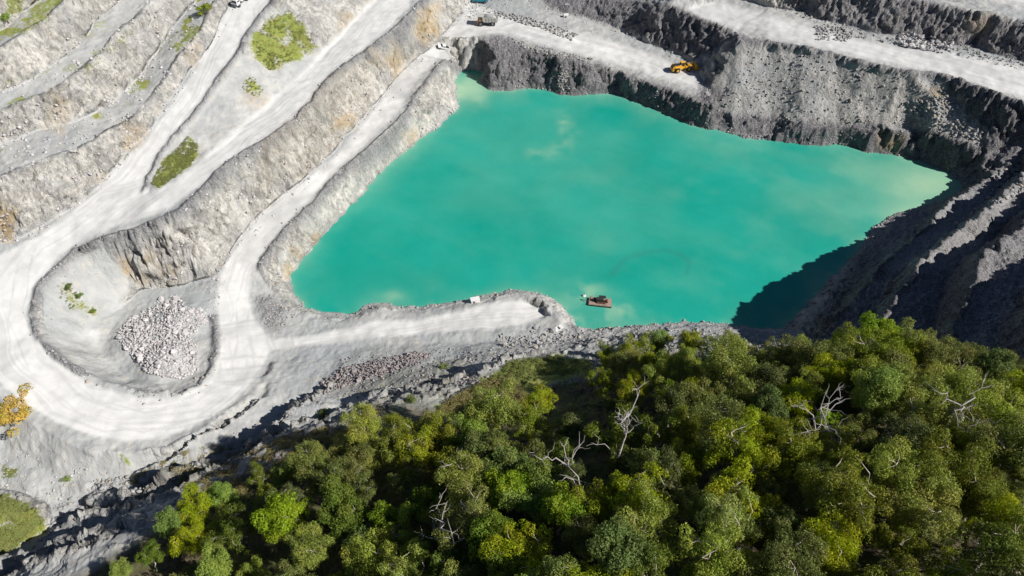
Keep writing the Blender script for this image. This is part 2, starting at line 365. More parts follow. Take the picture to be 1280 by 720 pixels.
    rough_ = T.math('ADD', T.math('MULTIPLY', steep, T.ramp(T.noise(.1, 3, .6, co), .35, .65, .45, 1.3)), T.math('ADD', T.math('MULTIPLY', rubble, .35), T.ramp(T.noise(.13, 4, .6, co), .42, .68, .02, .22)))
    h1 = T.math('MULTIPLY', T.noise(.45, 10, .72, mp.outputs[0], .6), T.math('MULTIPLY', notroad, rough_))
    n1 = T.bump(h1, 1, 1.7)
    h2 = T.math('MULTIPLY', T.vor(1.9, co), T.math('ADD', T.math('MULTIPLY', notroad, T.ramp(T.noise(.12, 3, .6, co), .5, .7, 0, .25)), rubble))
    n2 = T.bump(h2, .7, .45, n1)
    fc = T.n('ShaderNodeSeparateColor'); T.link(T.vor(1.3, mp.outputs[0], 'F1', 'Color'), fc.inputs[0])
    n2 = T.bump(T.math('MULTIPLY', fc.outputs[0], T.math('MULTIPLY', steep, notroad)), .55, .35, n2)
    T.link(n2, b.inputs['Normal']); return m
MG = ground_material()
def simple(name, col, rough=.6, metal=0, var=.25, sc=3., spec=.4, dirt=(.45, .44, .42), dirtamt=.35):
    m, nt, b = newmat(name); T = NT(nt); co = T.n('ShaderNodeTexCoord').outputs['Object']
    n = T.noise(sc, 5, .65, co)
    c = T.mix(T.ramp(n, .3, .7), tuple(x * (1 - var) for x in col), tuple(min(1, x * (1 + var * .6)) for x in col))
    if dirtamt: c = T.mix(T.ramp(T.noise(sc * .7, 6, .7, co), .5, .75, 0, dirtamt), c, dirt)
    T.link(c, b.inputs['Base Color']); b.inputs['Roughness'].default_value = rough; b.inputs['Metallic'].default_value = metal; b.inputs['Specular IOR Level'].default_value = spec
    T.link(T.bump(n, .3, .05), b.inputs['Normal'])
    return m
def rockmat(name, c1, c2, stain=None):
    m, nt, b = newmat(name); T = NT(nt); co = T.n('ShaderNodeTexCoord').outputs['Object']
    oi = T.n('ShaderNodeObjectInfo').outputs['Random']; geo = T.n('ShaderNodeNewGeometry').outputs['Random Per Island']
    n = T.noise(1.3, 6, .7, co); r = T.math('FRACT', T.math('ADD', oi, geo))
    c = T.mix(T.ramp(n, .3, .7), c1, c2)
    c = T.mix(T.math('MULTIPLY', r, .5), c, tuple(x * .55 for x in c1))
    if stain: c = T.mix(T.ramp(r, .7, .95, 0, .6), c, stain)
    T.link(c, b.inputs['Base Color']); b.inputs['Roughness'].default_value = .95; b.inputs['Specular IOR Level'].default_value = .2
    T.link(T.bump(n, .8, .25), b.inputs['Normal']); return m
M_ROCKW = rockmat('pale_rock', (.50, .48, .48), (.68, .65, .65))
M_ROCKG = rockmat('grey_rock', (.30, .30, .305), (.46, .455, .45), (.5, .43, .33))
M_ROCKP = rockmat('purple_grey_rock', (.26, .225, .225), (.45, .40, .39))

# ------------------------------------------------------------------ helpers for objects
def tag(o, label=None, cat=None, group=None, kind=None):
    if label: o['label'] = label
    if cat: o['category'] = cat
    if group: o['group'] = group
    if kind: o['kind'] = kind
    return o
def empty(name, loc, rz=0):
    o = bpy.data.objects.new(name, None); COL.objects.link(o); o.location = loc; o.rotation_euler = (0, 0, rz); o.empty_display_size = .5; return o
def mesh_np(name, co, faces, mat, parent=None, smooth=False):
    """co (N,3); faces (M,k) of equal size"""
    co = np.asarray(co, np.float32); faces = np.asarray(faces, np.int32)
    me = bpy.data.meshes.new(name); k = faces.shape[1]; M = len(faces)
    me.vertices.add(len(co)); me.vertices.foreach_set('co', co.ravel())
    me.loops.add(M * k); me.loops.foreach_set('vertex_index', faces.ravel())
    me.polygons.add(M); me.polygons.foreach_set('loop_start', np.arange(0, M * k, k, dtype=np.int32)); me.polygons.foreach_set('loop_total', np.full(M, k, np.int32))
    if smooth: me.polygons.foreach_set('use_smooth', np.ones(M, bool))
    me.update(calc_edges=True); me.materials.append(mat)
    o = bpy.data.objects.new(name, me); COL.objects.link(o)
    if parent: o.parent = parent
    return o
def setcol(o, name, arr):
    a = o.data.color_attributes.new(name, 'FLOAT_COLOR', 'POINT')
    c = np.ones((len(arr), 4), np.float32); c[:, :arr.shape[1]] = arr; a.data.foreach_set('color', c.ravel())
class MB:
    def __init__(s): s.bm = bmesh.new()
    def _add(s, ret, M):
        bmesh.ops.transform(s.bm, matrix=M, verts=ret); return ret
    def box(s, c, size, rot=(0, 0, 0), bev=.04, taper=None):
        t = bmesh.new(); bmesh.ops.create_cube(t, size=1)
        for v in t.verts:
            v.co = Vector((v.co.x * size[0], v.co.y * size[1], v.co.z * size[2]))
            if taper and v.co.z > 0: v.co.x *= taper[0]; v.co.y *= taper[1]
        if bev: bmesh.ops.bevel(t, geom=list(t.edges), offset=min(bev, min(size) * .3), segments=2, affect='EDGES')
        M = Matrix.Translation(c) @ Matrix.Rotation(rot[2], 4, 'Z') @ Matrix.Rotation(rot[1], 4, 'Y') @ Matrix.Rotation(rot[0], 4, 'X')
        s._merge(t, M); return s
    def _merge(s, t, M):
        bmesh.ops.transform(t, matrix=M, verts=t.verts)
        me = bpy.data.meshes.new('tmp'); t.to_mesh(me); t.free(); s.bm.from_mesh(me); bpy.data.meshes.remove(me)
    def cyl(s, c, r, h, axis='Z', r2=None, seg=20, bev=0):
        t = bmesh.new(); bmesh.ops.create_cone(t, cap_ends=True, segments=seg, radius1=r, radius2=r if r2 is None else r2, depth=h)
        if bev:
            ed = [e for e in t.edges if abs(e.verts[0].co.z - e.verts[1].co.z) < 1e-5]
            bmesh.ops.bevel(t, geom=ed, offset=bev, segments=2, affect='EDGES')
        Rm = {'Z': Matrix.Identity(4), 'X': Matrix.Rotation(R(90), 4, 'Y'), 'Y': Matrix.Rotation(R(90), 4, 'X')}[axis]
        s._merge(t, Matrix.Translation(c) @ Rm); return s
    def bar(s, a, b, r, seg=10, sq=False):
        a, b = Vector(a), Vector(b); d = b - a
        t = bmesh.new()
        if sq: bmesh.ops.create_cube(t, size=1); [setattr(v, 'co', Vector((v.co.x * 2 * r, v.co.y * 2 * r, v.co.z * d.length))) for v in t.verts]
        else: bmesh.ops.create_cone(t, cap_ends=True, segments=seg, radius1=r, radius2=r, depth=d.length)
        s._merge(t, Matrix.Translation((a + b) / 2) @ d.to_track_quat('Z', 'Y').to_matrix().to_4x4()); return s
    def prism(s, prof, y0, y1, bev=.03):
        """profile in x,z extruded along y"""
        t = bmesh.new(); A = [t.verts.new((x, y0, z)) for x, z in prof]; B = [t.verts.new((x, y1, z)) for x, z in prof]
        n = len(prof); t.faces.new(A); t.faces.new(B[::-1])
        for i in range(n): t.faces.new((A[(i + 1) % n], A[i], B[i], B[(i + 1) % n]))
        bmesh.ops.recalc_face_normals(t, faces=t.faces)
        if bev: bmesh.ops.bevel(t, geom=list(t.edges), offset=bev, segments=2, affect='EDGES')
        s._merge(t, Matrix.Identity(4)); return s
    def build(s, name, mat, parent=None):
        me = bpy.data.meshes.new(name); s.bm.to_mesh(me); s.bm.free(); me.materials.append(mat)
        o = bpy.data.objects.new(name, me); COL.objects.link(o)
        if parent: o.parent = parent
        return o

# ------------------------------------------------------------------ terrain mesh
def build_terrain():
    nx, ny = 1250, 1050
    s = np.linspace(-1, 1, nx); s = np.concatenate([[-14, -5, -2.2, -1.4, -1.12], s, [1.12, 1.4, 2.2, 5, 14]])
    t = np.linspace(0, 1, ny); yy = 22 + 420 * t ** 1.25
    yy = np.concatenate([[-600, -250, -80, -20, 5, 16], yy, [452, 475, 560, 900, 2500]])
    w = np.where((yy > 20) & (yy < 445), 62 + .74 * yy, 62 + .74 * np.clip(yy, 20, 900))
    X = s[None, :] * w[:, None]; Y = yy[:, None].repeat(len(s), 1)
    ny2, nx2 = X.shape
    x = X.ravel().astype(np.float32); y = Y.ravel().astype(np.float32)
    z = sampleG(H, x, y).astype(np.float32); zs = sampleG(Hs, x, y)
    sl = sampleG(blur(SLOPE, 3), x, y); bm_ = sampleG(BERM, x, y); ds = sampleG(dsh, x, y); ins = sampleG(inside.astype(np.float32), x, y) > .5
    u, v = project(x, y, zs)
    u = u.astype(np.float32); v = v.astype(np.float32)
    # pixel-outline wobble so that painted areas have natural edges
    wu = fbm(x, y, x * 0, 7, 4, 70) * 7; wv = fbm(x, y, x * 0, 7, 4, 80) * 5
    def area(poly, soft=4, wob=1):
        q = np.array(poly); m = (u > q[:, 0].min() - 30) & (u < q[:, 0].max() + 30) & (v > q[:, 1].min() - 30) & (v < q[:, 1].max() + 30)
        r = np.zeros(len(u), np.float32)
        if not m.any(): return r
        uu, vv = u[m] + wu[m] * wob, v[m] + wv[m] * wob
        i = inpoly(uu, vv, poly); d = distpoly(uu, vv, poly, True)
        r[m] = np.clip(.5 + np.where(i, d, -d) / (2 * soft), 0, 1); return r
    def stroke(pts, width, soft=2, wob=.3):
        d = distpoly(u + wu * wob, v + wv * wob, pts, False, rad=width + soft + 3)
        return np.clip((width / 2 - d) / soft + .5, 0, 1)
    road = np.zeros(len(u), np.float32)
    roadP = [
      [(300,-40),(288,5),(268,45),(245,85),(222,120),(197,155),(170,188),(142,213),(118,240),(88,268),(48,293),(0,318),(-60,340),(-60,440),(0,478),(35,508),(75,530),(115,545),(160,552),(210,546),(250,530),(283,508),(308,487),(325,462),(338,440),(400,430),(450,424),(520,418),(600,412),(650,408),(690,396),(680,385),(655,374),(620,378),(580,388),(520,400),(470,402),(420,412),(385,420),(340,425),(318,400),(312,370),(318,335),(335,305),(365,270),(400,236),(440,196),(475,165),(500,138),(512,112),(530,90),(552,68),(575,52),(600,42),(640,44),(700,62),(760,76),(830,98),(870,110),(870,95),(845,80),(800,62),(745,45),(690,35),(640,20),(600,10),(590,0),(575,25),(548,50),(522,72),(502,92),(482,116),(467,137),(452,157),(434,178),(407,206),(377,228),(352,248),(322,276),(300,300),(284,325),(274,348),(270,380),(278,420),(274,445),(262,472),(238,488),(205,498),(170,494),(130,484),(95,468),(62,445),(42,415),(40,385),(55,350),(75,322),(105,300),(140,285),(175,275),(210,262),(250,232),(290,198),(335,170),(375,140),(398,105),(430,78),(462,55),(490,33),(512,8),(530,-40),(490,-40),(465,0),(435,30),(405,60),(375,93),(335,127),(295,160),(258,193),(220,226),(190,240),(180,232),(186,215),(203,188),(238,147),(268,107),(293,67),(318,27),(340,-2),(350,-40)],
      [(780,-30),(830,2),(880,22),(935,44),(990,52),(1050,66),(1100,76),(1170,90),(1230,110),(1290,130),(1400,165),(1400,120),(1290,88),(1240,76),(1180,66),(1110,56),(1060,46),(1010,28),(960,18),(900,2),(850,-30)],
      [(1180,-40),(1235,-2),(1290,12),(1400,40),(1400,-40)],
      [(-60,140),(0,118),(50,98),(85,72),(110,47),(135,17),(165,-12),(190,-12),(155,30),(128,60),(96,88),(55,113),(0,133),(-60,155)]]
    road = area(roadP[0], 2.5, .35); road = np.maximum(road, area(roadP[1], 4, .6)); road = np.maximum(road, .6 * area(roadP[2], 4)); road = np.maximum(road, .28 * area(roadP[3], 3))
    hal = area([(100,330),(130,310),(165,355),(150,385),(115,400),(92,350)], 3); road = road * (1 - .8 * hal)
    road = np.maximum(road, .85 * area([(62,400),(80,392),(125,415),(120,422),(80,420)], 3)); road = np.maximum(road, .9 * area([(128,300),(160,282),(195,278),(195,296),(150,302)], 3))
    road *= np.clip(1.25 - sl * 1.2, 0, 1) * (1 - .75 * bm_)
    # wheel tracks and grey spill on the roads
    track = np.zeros(len(u), np.float32)
    for pts, wd, am in (([(20,330),(10,400),(40,470),(110,525),(180,540),(240,525),(290,490),(310,450)], 2.5, .5), ([(40,320),(28,385),(50,450),(120,500),(180,515),(240,505),(285,470),(298,430),(295,380),(310,330),(360,280),(440,205),(500,140),(540,80)], 2.2, .6),
                        ([(330,300),(390,245),(460,180),(505,130),(520,100)], 9, .75), ([(420,215),(470,165)], 8, .6), ([(350,440),(420,425),(470,420)], 7, .6), ([(380,425),(450,418),(560,402)], 2, .5), ([(310,310),(380,240),(440,190)], 2, .6), ([(540,70),(580,40),(640,36),(720,58),(800,82)], 5, .6),
                        ([(600,30),(680,38),(760,55),(830,75)], 3, .5), ([(240,180),(290,100),(320,40)], 2.5, .25), ([(150,240),(215,180),(280,80)], 3, .25), ([(880,15),(1000,45),(1120,68),(1250,98)], 3, .3), ([(940,12),(1060,54),(1200,84),(1290,110)], 3, .3)):
        track = np.maximum(track, am * stroke(pts, wd, 2, .5))
    track *= .45 + .55 * np.clip(.5 + 1.2 * fbm(x, y, x * 0, 5, 3, 75), 0, 1)
    track = np.maximum(track, .6 * np.clip(area([(420,215),(470,170),(500,150),(470,190),(440,215)], 5, 1), 0, 1))
    def streaks(q):
        P_ = [W(*p) for p in q]; best = np.full(len(x), 30., np.float32); S_ = np.zeros(len(x), np.float32); D_ = S_.copy(); acc_ = 0
        for i_ in range(len(P_) - 1):
            (xa, ya), (xb, yb) = P_[i_], P_[i_ + 1]; m_ = (x > min(xa, xb) - 14) & (x < max(xa, xb) + 14) & (y > min(ya, yb) - 14) & (y < max(ya, yb) + 14)
            l = math.hypot(xb - xa, yb - ya); tx, ty = (xb - xa) / l, (yb - ya) / l; rx, ry = x[m_] - xa, y[m_] - ya; al = rx * tx + ry * ty; sg = -rx * ty + ry * tx
            t_ = np.clip(al, 0, l); dd = np.hypot(rx - t_ * tx, ry - t_ * ty); up = dd < best[m_]; ii = np.where(m_)[0][up]
            best[ii] = dd[up]; S_[ii] = acc_ + t_[up]; D_[ii] = sg[up]; acc_ += l
        w_ = D_ + fbm(x, y, x * 0, 12, 2, 71) * 2.5
        n_ = .6 * vnoise(w_ * 1.1, S_ * .035, S_ * 0, 72) + .5 * vnoise(w_ * 2.6, S_ * .05, S_ * 0, 73)
        g_ = np.clip((n_ - .08) * 3, 0, 1); edge = np.clip((np.abs(D_) - 4.5) / 4, 0, 1)
        return (best < 13) * np.clip(g_ * .7 + edge * .5, 0, 1)
    for q in ([(320,-20,43),(290,50,38),(250,120,34),(205,180,31),(160,230,28.5),(100,275,27.5),(50,310,26),(18,360,24.5),(15,410,22.5),(35,460,20),(80,505,17),(140,528,14.5),(200,525,13),(250,510,11.5),(290,480,9),(305,440,7.5),(298,400,7.5),(295,360,8),(310,325,9),(345,280,10),(390,240,11),(440,190,11.5),(480,150,11.6),(510,112,11.6),(540,72,12),(580,40,12.5),(620,28,13)],
              [(510,-10,28.8),(460,45,28.6),(415,85,28.6),(385,122,28.5),(330,160,28.3),(270,210,28),(220,248,27.6),(170,262,27.5)], [(310,440,7),(360,438,4.5),(450,420,3.2),(560,402,2.7),(650,392,2.4)],
              [(850,0,24),(960,32,25),(1060,60,25),(1160,82,25.5),(1290,118,26)], [(600,25,13),(700,48,12),(780,70,10),(850,95,8.5)]):
        track = np.maximum(track, .56 * streaks(q))
    low = area([(318,330),(370,262),(440,195),(512,120),(560,50),(600,42),(590,20),(548,50),(500,90),(450,155),(400,210),(320,275),(292,330)], 5)
    track = np.maximum(track, low * np.clip(.35 + .9 * fbm(x, y, x * 0, 6, 3, 76), 0, .85))
    grass = np.zeros(len(u), np.float32)
    for p, am in (([(335,22),(360,12),(385,35),(398,60),(375,72),(352,82),(338,90),(322,70),(315,50)], 1.), ([(302,100),(318,97),(332,110),(322,122),(305,115)], .9), ([(190,228),(205,200),(235,172),(248,182),(242,205),(215,225),(200,236)], 1.), ([(-60,590),(0,612),(35,625),(60,650),(58,665),(20,690),(-10,700),(-60,710)], 1.),
                  ([(68,362),(85,352),(100,372),(125,392),(112,402),(90,392)], .6), ([(210,45),(245,30),(262,30),(235,60),(215,80)], .7), ([(88,82),(140,62),(125,85),(95,105),(60,122)], .5), ([(118,72),(160,35),(180,20),(172,40),(140,72)], .6), ([(0,42),(30,20),(45,0),(80,-10),(90,0),(50,32),(0,60)], .7), ([(0,0),(40,-10),(30,20),(0,30)], .7), ([(0,105),(60,82),(95,55),(105,60),(70,90),(0,118)], .6), ([(130,220),(150,200),(165,190),(150,210)], .8),
                  ([(415,70),(440,50),(470,52),(450,75)], .2), ([(520,28),(550,5),(545,40),(525,50)], .3), ([(140,568),(160,575),(172,586),(160,584)], .9), ([(60,588),(100,595),(120,612),(85,612)], .25), ([(0,580),(25,585),(20,600),(0,600)], .7)):
        grass = np.maximum(grass, am * area(p, 8, 1.7) * np.clip(.95 + 1.0 * fbm(x, y, x * 0, 3.5, 3, 77), 0, 1))
    grass = np.maximum(grass, .9 * area([(540,505),(600,478),(640,452),(700,443),(740,452),(740,470),(700,480),(640,500),(560,530)], 5, 1))
    grass = np.maximum(grass, .3 * area([(160,575),(230,560),(260,552),(330,560),(420,535),(470,510),(600,470),(600,500),(430,560),(330,590),(220,600),(180,620)], 6, 1))
    # thin grass fringe on the old benches at upper left
    fr = np.clip(fbm(x, y, z, 6, 4, 90) * 2.4 - .05, 0, 1) * area([(-60,-40),(270,-40),(240,60),(180,120),(60,190),(-60,230)], 10) * np.clip(1.2 - sl, 0, 1)
    grass = np.maximum(grass, .85 * fr) * (1 - road)
    ochre = np.zeros(len(u), np.float32)
    for p, am in (([(525,15),(545,5),(548,40),(530,55),(515,40)], 1.), ([(478,75),(492,55),(505,75),(495,95)], .8), ([(460,60),(475,65),(480,85),(462,80)], .5), ([(410,148),(440,140),(445,160),(415,165)], .8), ([(350,330),(362,330),(365,345),(356,350)], 1.), ([(385,295),(398,288),(400,305),(390,308)], .9), ([(360,310),(372,308),(378,325),(366,322)], .7),
                  ([(150,325),(162,322),(165,340),(155,342)], 1.2), ([(180,318),(195,320),(190,335),(180,330)], .7), ([(0,250),(20,265),(15,300),(-10,300)], 1.), ([(60,110),(90,130),(80,170),(55,160)], .4), ([(0,100),(40,110),(30,150),(0,160)], .0), ([(155,150),(185,160),(180,185),(150,190)], .5), ([(505,165),(520,158),(522,175),(508,180)], .7), ([(1165,110),(1180,112),(1178,125),(1162,120)], .9), ([(1100,168),(1130,172),(1125,188),(1100,186)], .8), ([(1235,20),(1240,40),(1200,40),(1205,18)], .4), ([(330,150),(420,90),(470,70),(460,140),(380,220),(320,240)], .18)):
        if am: ochre = np.maximum(ochre, min(am, 1) * area(p, 5, .8))
    on_ = np.clip(fbm(x, y, z, 11, 4, 95) * 2.6 - .55, 0, 1)
    ochre = np.maximum(ochre, on_ * .6 * area([(-60,-40),(300,-40),(560,-40),(560,60),(480,150),(300,300),(100,420),(-60,420)], 20) * np.clip(sl * 1.4, 0, 1))
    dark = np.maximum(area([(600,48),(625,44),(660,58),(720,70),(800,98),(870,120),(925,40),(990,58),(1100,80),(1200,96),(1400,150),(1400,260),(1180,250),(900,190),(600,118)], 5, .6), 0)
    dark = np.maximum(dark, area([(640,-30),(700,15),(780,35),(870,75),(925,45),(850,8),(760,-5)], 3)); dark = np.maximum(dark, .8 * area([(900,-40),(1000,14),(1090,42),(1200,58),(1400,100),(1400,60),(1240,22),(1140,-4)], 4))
    dark = np.maximum(dark, 1.0 * area([(1000,430),(1100,265),(1220,225),(1400,200),(1500,450),(1150,470)], 12)); dark = np.maximum(dark, .35 * area([(120,650),(300,560),(440,495),(640,440),(760,425),(1010,430),(1010,405),(720,410),(690,430),(600,440),(420,485),(200,590)], 8))  # right hill rock darkened in colour to deepen the shade on the terraces
    dark *= 1 - .78 * area([(925,55),(1000,64),(1090,82),(1170,98),(1232,165),(1225,182),(1170,165),(1000,150),(900,140),(880,110)], 5); painted_lit = area([(1090,290),(1130,262),(1250,222),(1290,230),(1215,330),(1110,340)], 8); dark *= 1 - .25 * painted_lit  # sunlit part of the terraces painted lighter
    soil = area([(100,720),(180,668),(240,622),(330,580),(430,528),(480,506),(560,505),(640,480),(720,470),(760,440),(1000,446),(1100,446),(1300,470),(1500,480),(1700,2000),(-700,2000),(-300,800),(0,740)], 8)
    soil = np.where(v > 900, 1, soil) * (1 - .6 * grass); soil = np.maximum(soil, .35 * area([(150,640),(180,600),(300,560),(420,525),(600,470),(640,500),(300,600)], 10)); soil = np.maximum(soil, .35 * area([(400,492),(520,455),(600,448),(560,490)], 6, 1))
    st = np.clip((sl - .45) / .6, 0, 1); st = np.maximum(st, .8 * area([(355,-40),(345,0),(395,50),(410,60),(440,30),(470,0),(490,-40)], 4))
    gsl = np.maximum(area([(-60,505),(0,500),(110,566),(215,566),(172,592),(120,602),(-60,602)], 4), area([(42,345),(70,330),(130,303),(140,318),(166,352),(150,385),(128,405),(150,440),(200,492),(120,480),(60,440)], 4)); gsl = np.maximum(gsl, area([(180,240),(300,70),(330,60),(400,70),(380,97),(262,200),(195,243)], 4)); gsl = np.maximum(gsl, area([(340,425),(600,408),(690,400),(730,430),(560,448),(420,470),(350,470)], 6)); st = st * (1 - .9 * gsl)
    dark = np.maximum(dark, .85 * bm_ * (v < 470)); st = st * (1 - .8 * bm_)
    for pp, am in (([(322,370),(345,368),(362,395),(352,415),(330,410)], .7), ([(240,340),(270,345),(262,370),(245,360)], .35)): dark = np.maximum(dark, am * area(pp, 5))
    rubble = np.maximum(dark * .8, st * .3) * (1 - road)
    wet = np.clip(1 - np.abs(z - .2) / .55, 0, 1) * .7 * (ds < 6)
    # ---------------- relief noise
    soft = np.clip(1 - .95 * road, 0, 1)
    gz, gx = np.gradient(z.reshape(ny2, nx2)); 
    hx = sampleG(blur(gx_, 2), x, y); hy = sampleG(blur(gy_, 2), x, y); hl = np.sqrt(hx * hx + hy * hy + 1)
    nX, nY, nZ = -hx / hl, -hy / hl, 1 / hl
    sea = np.clip(ds / 4, 0, 1)
    craggy = np.clip((sl - .35) / .7, 0, 1) * soft
    apron = area([(925,58),(1000,66),(1090,85),(1170,100),(1232,165),(1225,182),(1170,165),(1000,150),(900,140),(880,110)], 5); craggy *= 1 - .88 * apron
    n1 = fbm(x, y, z * .45, 7, 4, 1, .55, ridge=True); n2 = fbm(x, y, z * .6, 2.2, 3, 21, .6, ridge=True); n3 = fbm(x, y, z, 1.0, 2, 33)
    blocky = np.round(fbm(x, y, z * .3, 4.5, 2, 44) * 3.5) / 3.5
    cb = np.zeros_like(z); mk = craggy > .02
    lf = fbm(x[mk], y[mk], z[mk], 12, 3, 12) * .5 + .5
    wxx = x[mk] + fbm(x[mk], y[mk], z[mk], 2.5, 2, 14) * .8; wyy = y[mk] + fbm(x[mk], y[mk], z[mk], 2.5, 2, 15) * .8
    cb[mk] = cells(wxx, wyy, z[mk], 4.2, 201) * .85 * (.5 + lf) + cells(wxx, wyy, z[mk], 1.9, 231) * .5 + cells(wxx, wyy, z[mk], .95, 261) * .22
    craggy *= (1 - .9 * gsl) * (1 - .45 * area([(1040,420),(1100,265),(1220,225),(1400,180),(1600,450),(1150,470)], 8))
    d = craggy * (n1 * .9 + n2 * .25 + cb) * (.35 + .65 * sea) + soft * (1 - craggy) * (fbm(x, y, z, 5, 3, 66) * .35 + n3 * .12) * (.3 + .7 * sea)
    d += dark * (1 - .6 * apron) * soft * (n3 * .3 + n2 * .25) * sea + soft * .06 * n3
    inview = (np.abs(s) <= 1.0)[None, :].repeat(ny2, 0).ravel(); d = d * inview
    zz = z + nZ * d; x2 = x + nX * d; y2 = y + nY * d
    zz = np.where(ins & (ds > .4), np.minimum(zz, -.25), zz)
    co = np.stack([x2, y2, zz], 1)
    idx = np.arange(ny2 * nx2).reshape(ny2, nx2)
    Q = np.stack([idx[:-1, :-1], idx[:-1, 1:], idx[1:, 1:], idx[1:, :-1]], -1).reshape(-1, 4)
    def vq(a): return a[Q].mean(1)
    cls = np.zeros(len(Q), int)                  # 0 ground 1 road 2 rock face 3 hillside 4 pit bed
    slq = vq(sl); cls[slq > .55] = 2; cls[(vq(soil) > .45)] = 3; cls[vq(road) > .45] = 1; cls[vq(ins.astype(np.float32)) > .99] = 4
    ma = np.stack([road, grass, ochre], 1); mb_ = np.stack([dark, soil, st], 1); mc = np.stack([track, rubble, wet], 1)
    for k, nm in enumerate(('ground', 'haul_road', 'quarry_wall', 'hillside', 'pit_bed')):
        q = Q[cls == k]; used, inv = np.unique(q, return_inverse=True)
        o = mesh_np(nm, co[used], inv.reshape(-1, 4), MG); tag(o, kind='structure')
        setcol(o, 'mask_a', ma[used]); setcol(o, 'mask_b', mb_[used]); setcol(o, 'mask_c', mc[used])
    return
build_terrain()

# ------------------------------------------------------------------ water
def build_water():
    xs = np.arange(-115, 185, .6); ys = np.arange(118, 345, .6)
    X, Y = np.meshgrid(xs, ys); x = X.ravel().astype(np.float32); y = Y.ravel().astype(np.float32)
    ins = inpoly(x, y, SHORE_XY); ds = sampleG(distpoly(GX, GY, SHORE_XY, True, rad=26), x, y)
    keep = ins | (ds < 3)
    u, v = project(x, y, x * 0)
    n = fbm(x, y, x * 0, 14, 4, 5); n2 = fbm(x, y, x * 0, 5, 4, 6)
    silt = np.exp(-ds / 1.3) * .35 * (.7 + n2) + np.exp(-ds / 6) * .2 * (.6 + 1.6 * n)
    def blob(cx, cy, ru, rv, am, ang=0):
        c_, s_ = math.cos(ang), math.sin(ang); a = (u + n * 14 - cx); b = (v + n2 * 7 - cy)
        return am * np.exp(-(((a * c_ + b * s_) / ru) ** 2 + ((-a * s_ + b * c_) / rv) ** 2))
    silt = silt + blob(587, 112, 22, 17, .9) + blob(1165, 232, 55, 24, .75) + blob(1110, 208, 70, 22, .25) + blob(1080, 255, 90, 30, .2) + blob(1140, 262, 60, 10, .3)
    silt = silt + np.clip(.3 + 2 * n2, 0, 1) * (blob(730, 368, 22, 12, .5) + blob(775, 388, 22, 12, .5) + blob(725, 402, 40, 14, .45)) + blob(490, 372, 16, 7, .4) + blob(700, 385, 60, 30, .12)
    def arc(pts, w, am): return am * np.exp(-(distpoly(u + n * 6, v + n2 * 4, pts) / w) ** 2)
    silt = silt + np.clip(.35 + .9 * n2, 0, 1) * (arc([(706,152),(715,168),(705,185),(685,193),(668,192)], 9, .38) + arc([(702,155),(703,172)], 7, .25))
    dk = arc([(765,342),(785,322),(808,314),(830,312),(850,318),(862,328),(860,340)], 3.5, .3) + arc([(745,352),(775,338)], 6, .12)
    silt = silt + .10 * np.clip(n * 2 + .2, 0, 1) * np.clip((u - 500) / 500, 0, 1)
    silt = silt + .09 * np.clip(fbm(x, y, x * 0, 40, 4, 8) * 1.6, 0, 1) + .05 * np.clip(fbm(x * .6 + y * .8, (y - x) * .25, x * 0, 9, 3, 9) * 1.8 - .2, 0, 1)
    ny2, nx2 = X.shape; idx = np.arange(ny2 * nx2).reshape(ny2, nx2)
    Q = np.stack([idx[:-1, :-1], idx[:-1, 1:], idx[1:, 1:], idx[1:, :-1]], -1).reshape(-1, 4)
    q = Q[keep[Q].all(1)]; used, inv = np.unique(q, return_inverse=True)
    m, nt, b = newmat('quarry_water'); T = NT(nt); co = T.n('ShaderNodeTexCoord').outputs['Object']
    A = T.n('ShaderNodeAttribute', attribute_name='silt'); sa = T.n('ShaderNodeSeparateColor'); T.link(A.outputs['Color'], sa.inputs[0])
    base = T.mix(T.ramp(T.noise(.03, 4, .6, co), .3, .7), (.006, .305, .232), (.018, .355, .275))
    c = T.mix(sa.outputs[0], base, (.36, .56, .38)); c = T.mix(sa.outputs[1], c, (.04, .20, .17))
    c = T.mix(T.ramp(T.noise(.9, 3, .6, co), .35, .8, .06, 0), c, (.01, .22, .2))
    T.link(c, b.inputs['Base Color']); b.inputs['Roughness'].default_value = .16; b.inputs['IOR'].default_value = 1.33
    T.link(T.bump(T.noise(1.2, 6, .65, co), .3, .14), b.inputs['Normal'])
    co3 = np.stack([x, y, x * 0], 1)[used]
    o = mesh_np('water', co3, inv.reshape(-1, 4), m, smooth=True); setcol(o, 'silt', np.stack([np.clip(silt, 0, 1), np.clip(dk, 0, 1), silt * 0], 1)[used]); tag(o, kind='structure')
build_water()

# ------------------------------------------------------------------ rocks
def rock_mesh(seed, sub=1, flat=.8):
    bm = bmesh.new(); r = random.Random(seed)
    sx, sy, sz = r.uniform(.45, .62), r.uniform(.38, .55), r.uniform(.28, .45)
    for _ in range(11 if sub == 1 else 15):
        v = Vector((r.gauss(0, 1), r.gauss(0, 1), r.gauss(0, 1))).normalized() * r.uniform(.85, 1.1)
        v = Vector([math.copysign(abs(c) ** .75, c) for c in v]); bm.verts.new((v.x * sx, v.y * sy, v.z * sz))
    res = bmesh.ops.convex_hull(bm, input=bm.verts)
    bmesh.ops.delete(bm, geom=list(set(g for g in res['geom_interior'] + res['geom_unused'] if isinstance(g, bmesh.types.BMVert))), context='VERTS')
    if sub > 1: bmesh.ops.bevel(bm, geom=list(bm.edges), offset=.015, segments=1, affect='EDGES')
    bmesh.ops.triangulate(bm, faces=bm.faces)
    return bm
ROCKV = []
for i in range(10):
    bm = rock_mesh(i, 2); me = bpy.data.meshes.new('boulder'); bm.to_mesh(me); bm.free(); ROCKV.append(me)
ROCKS = {}
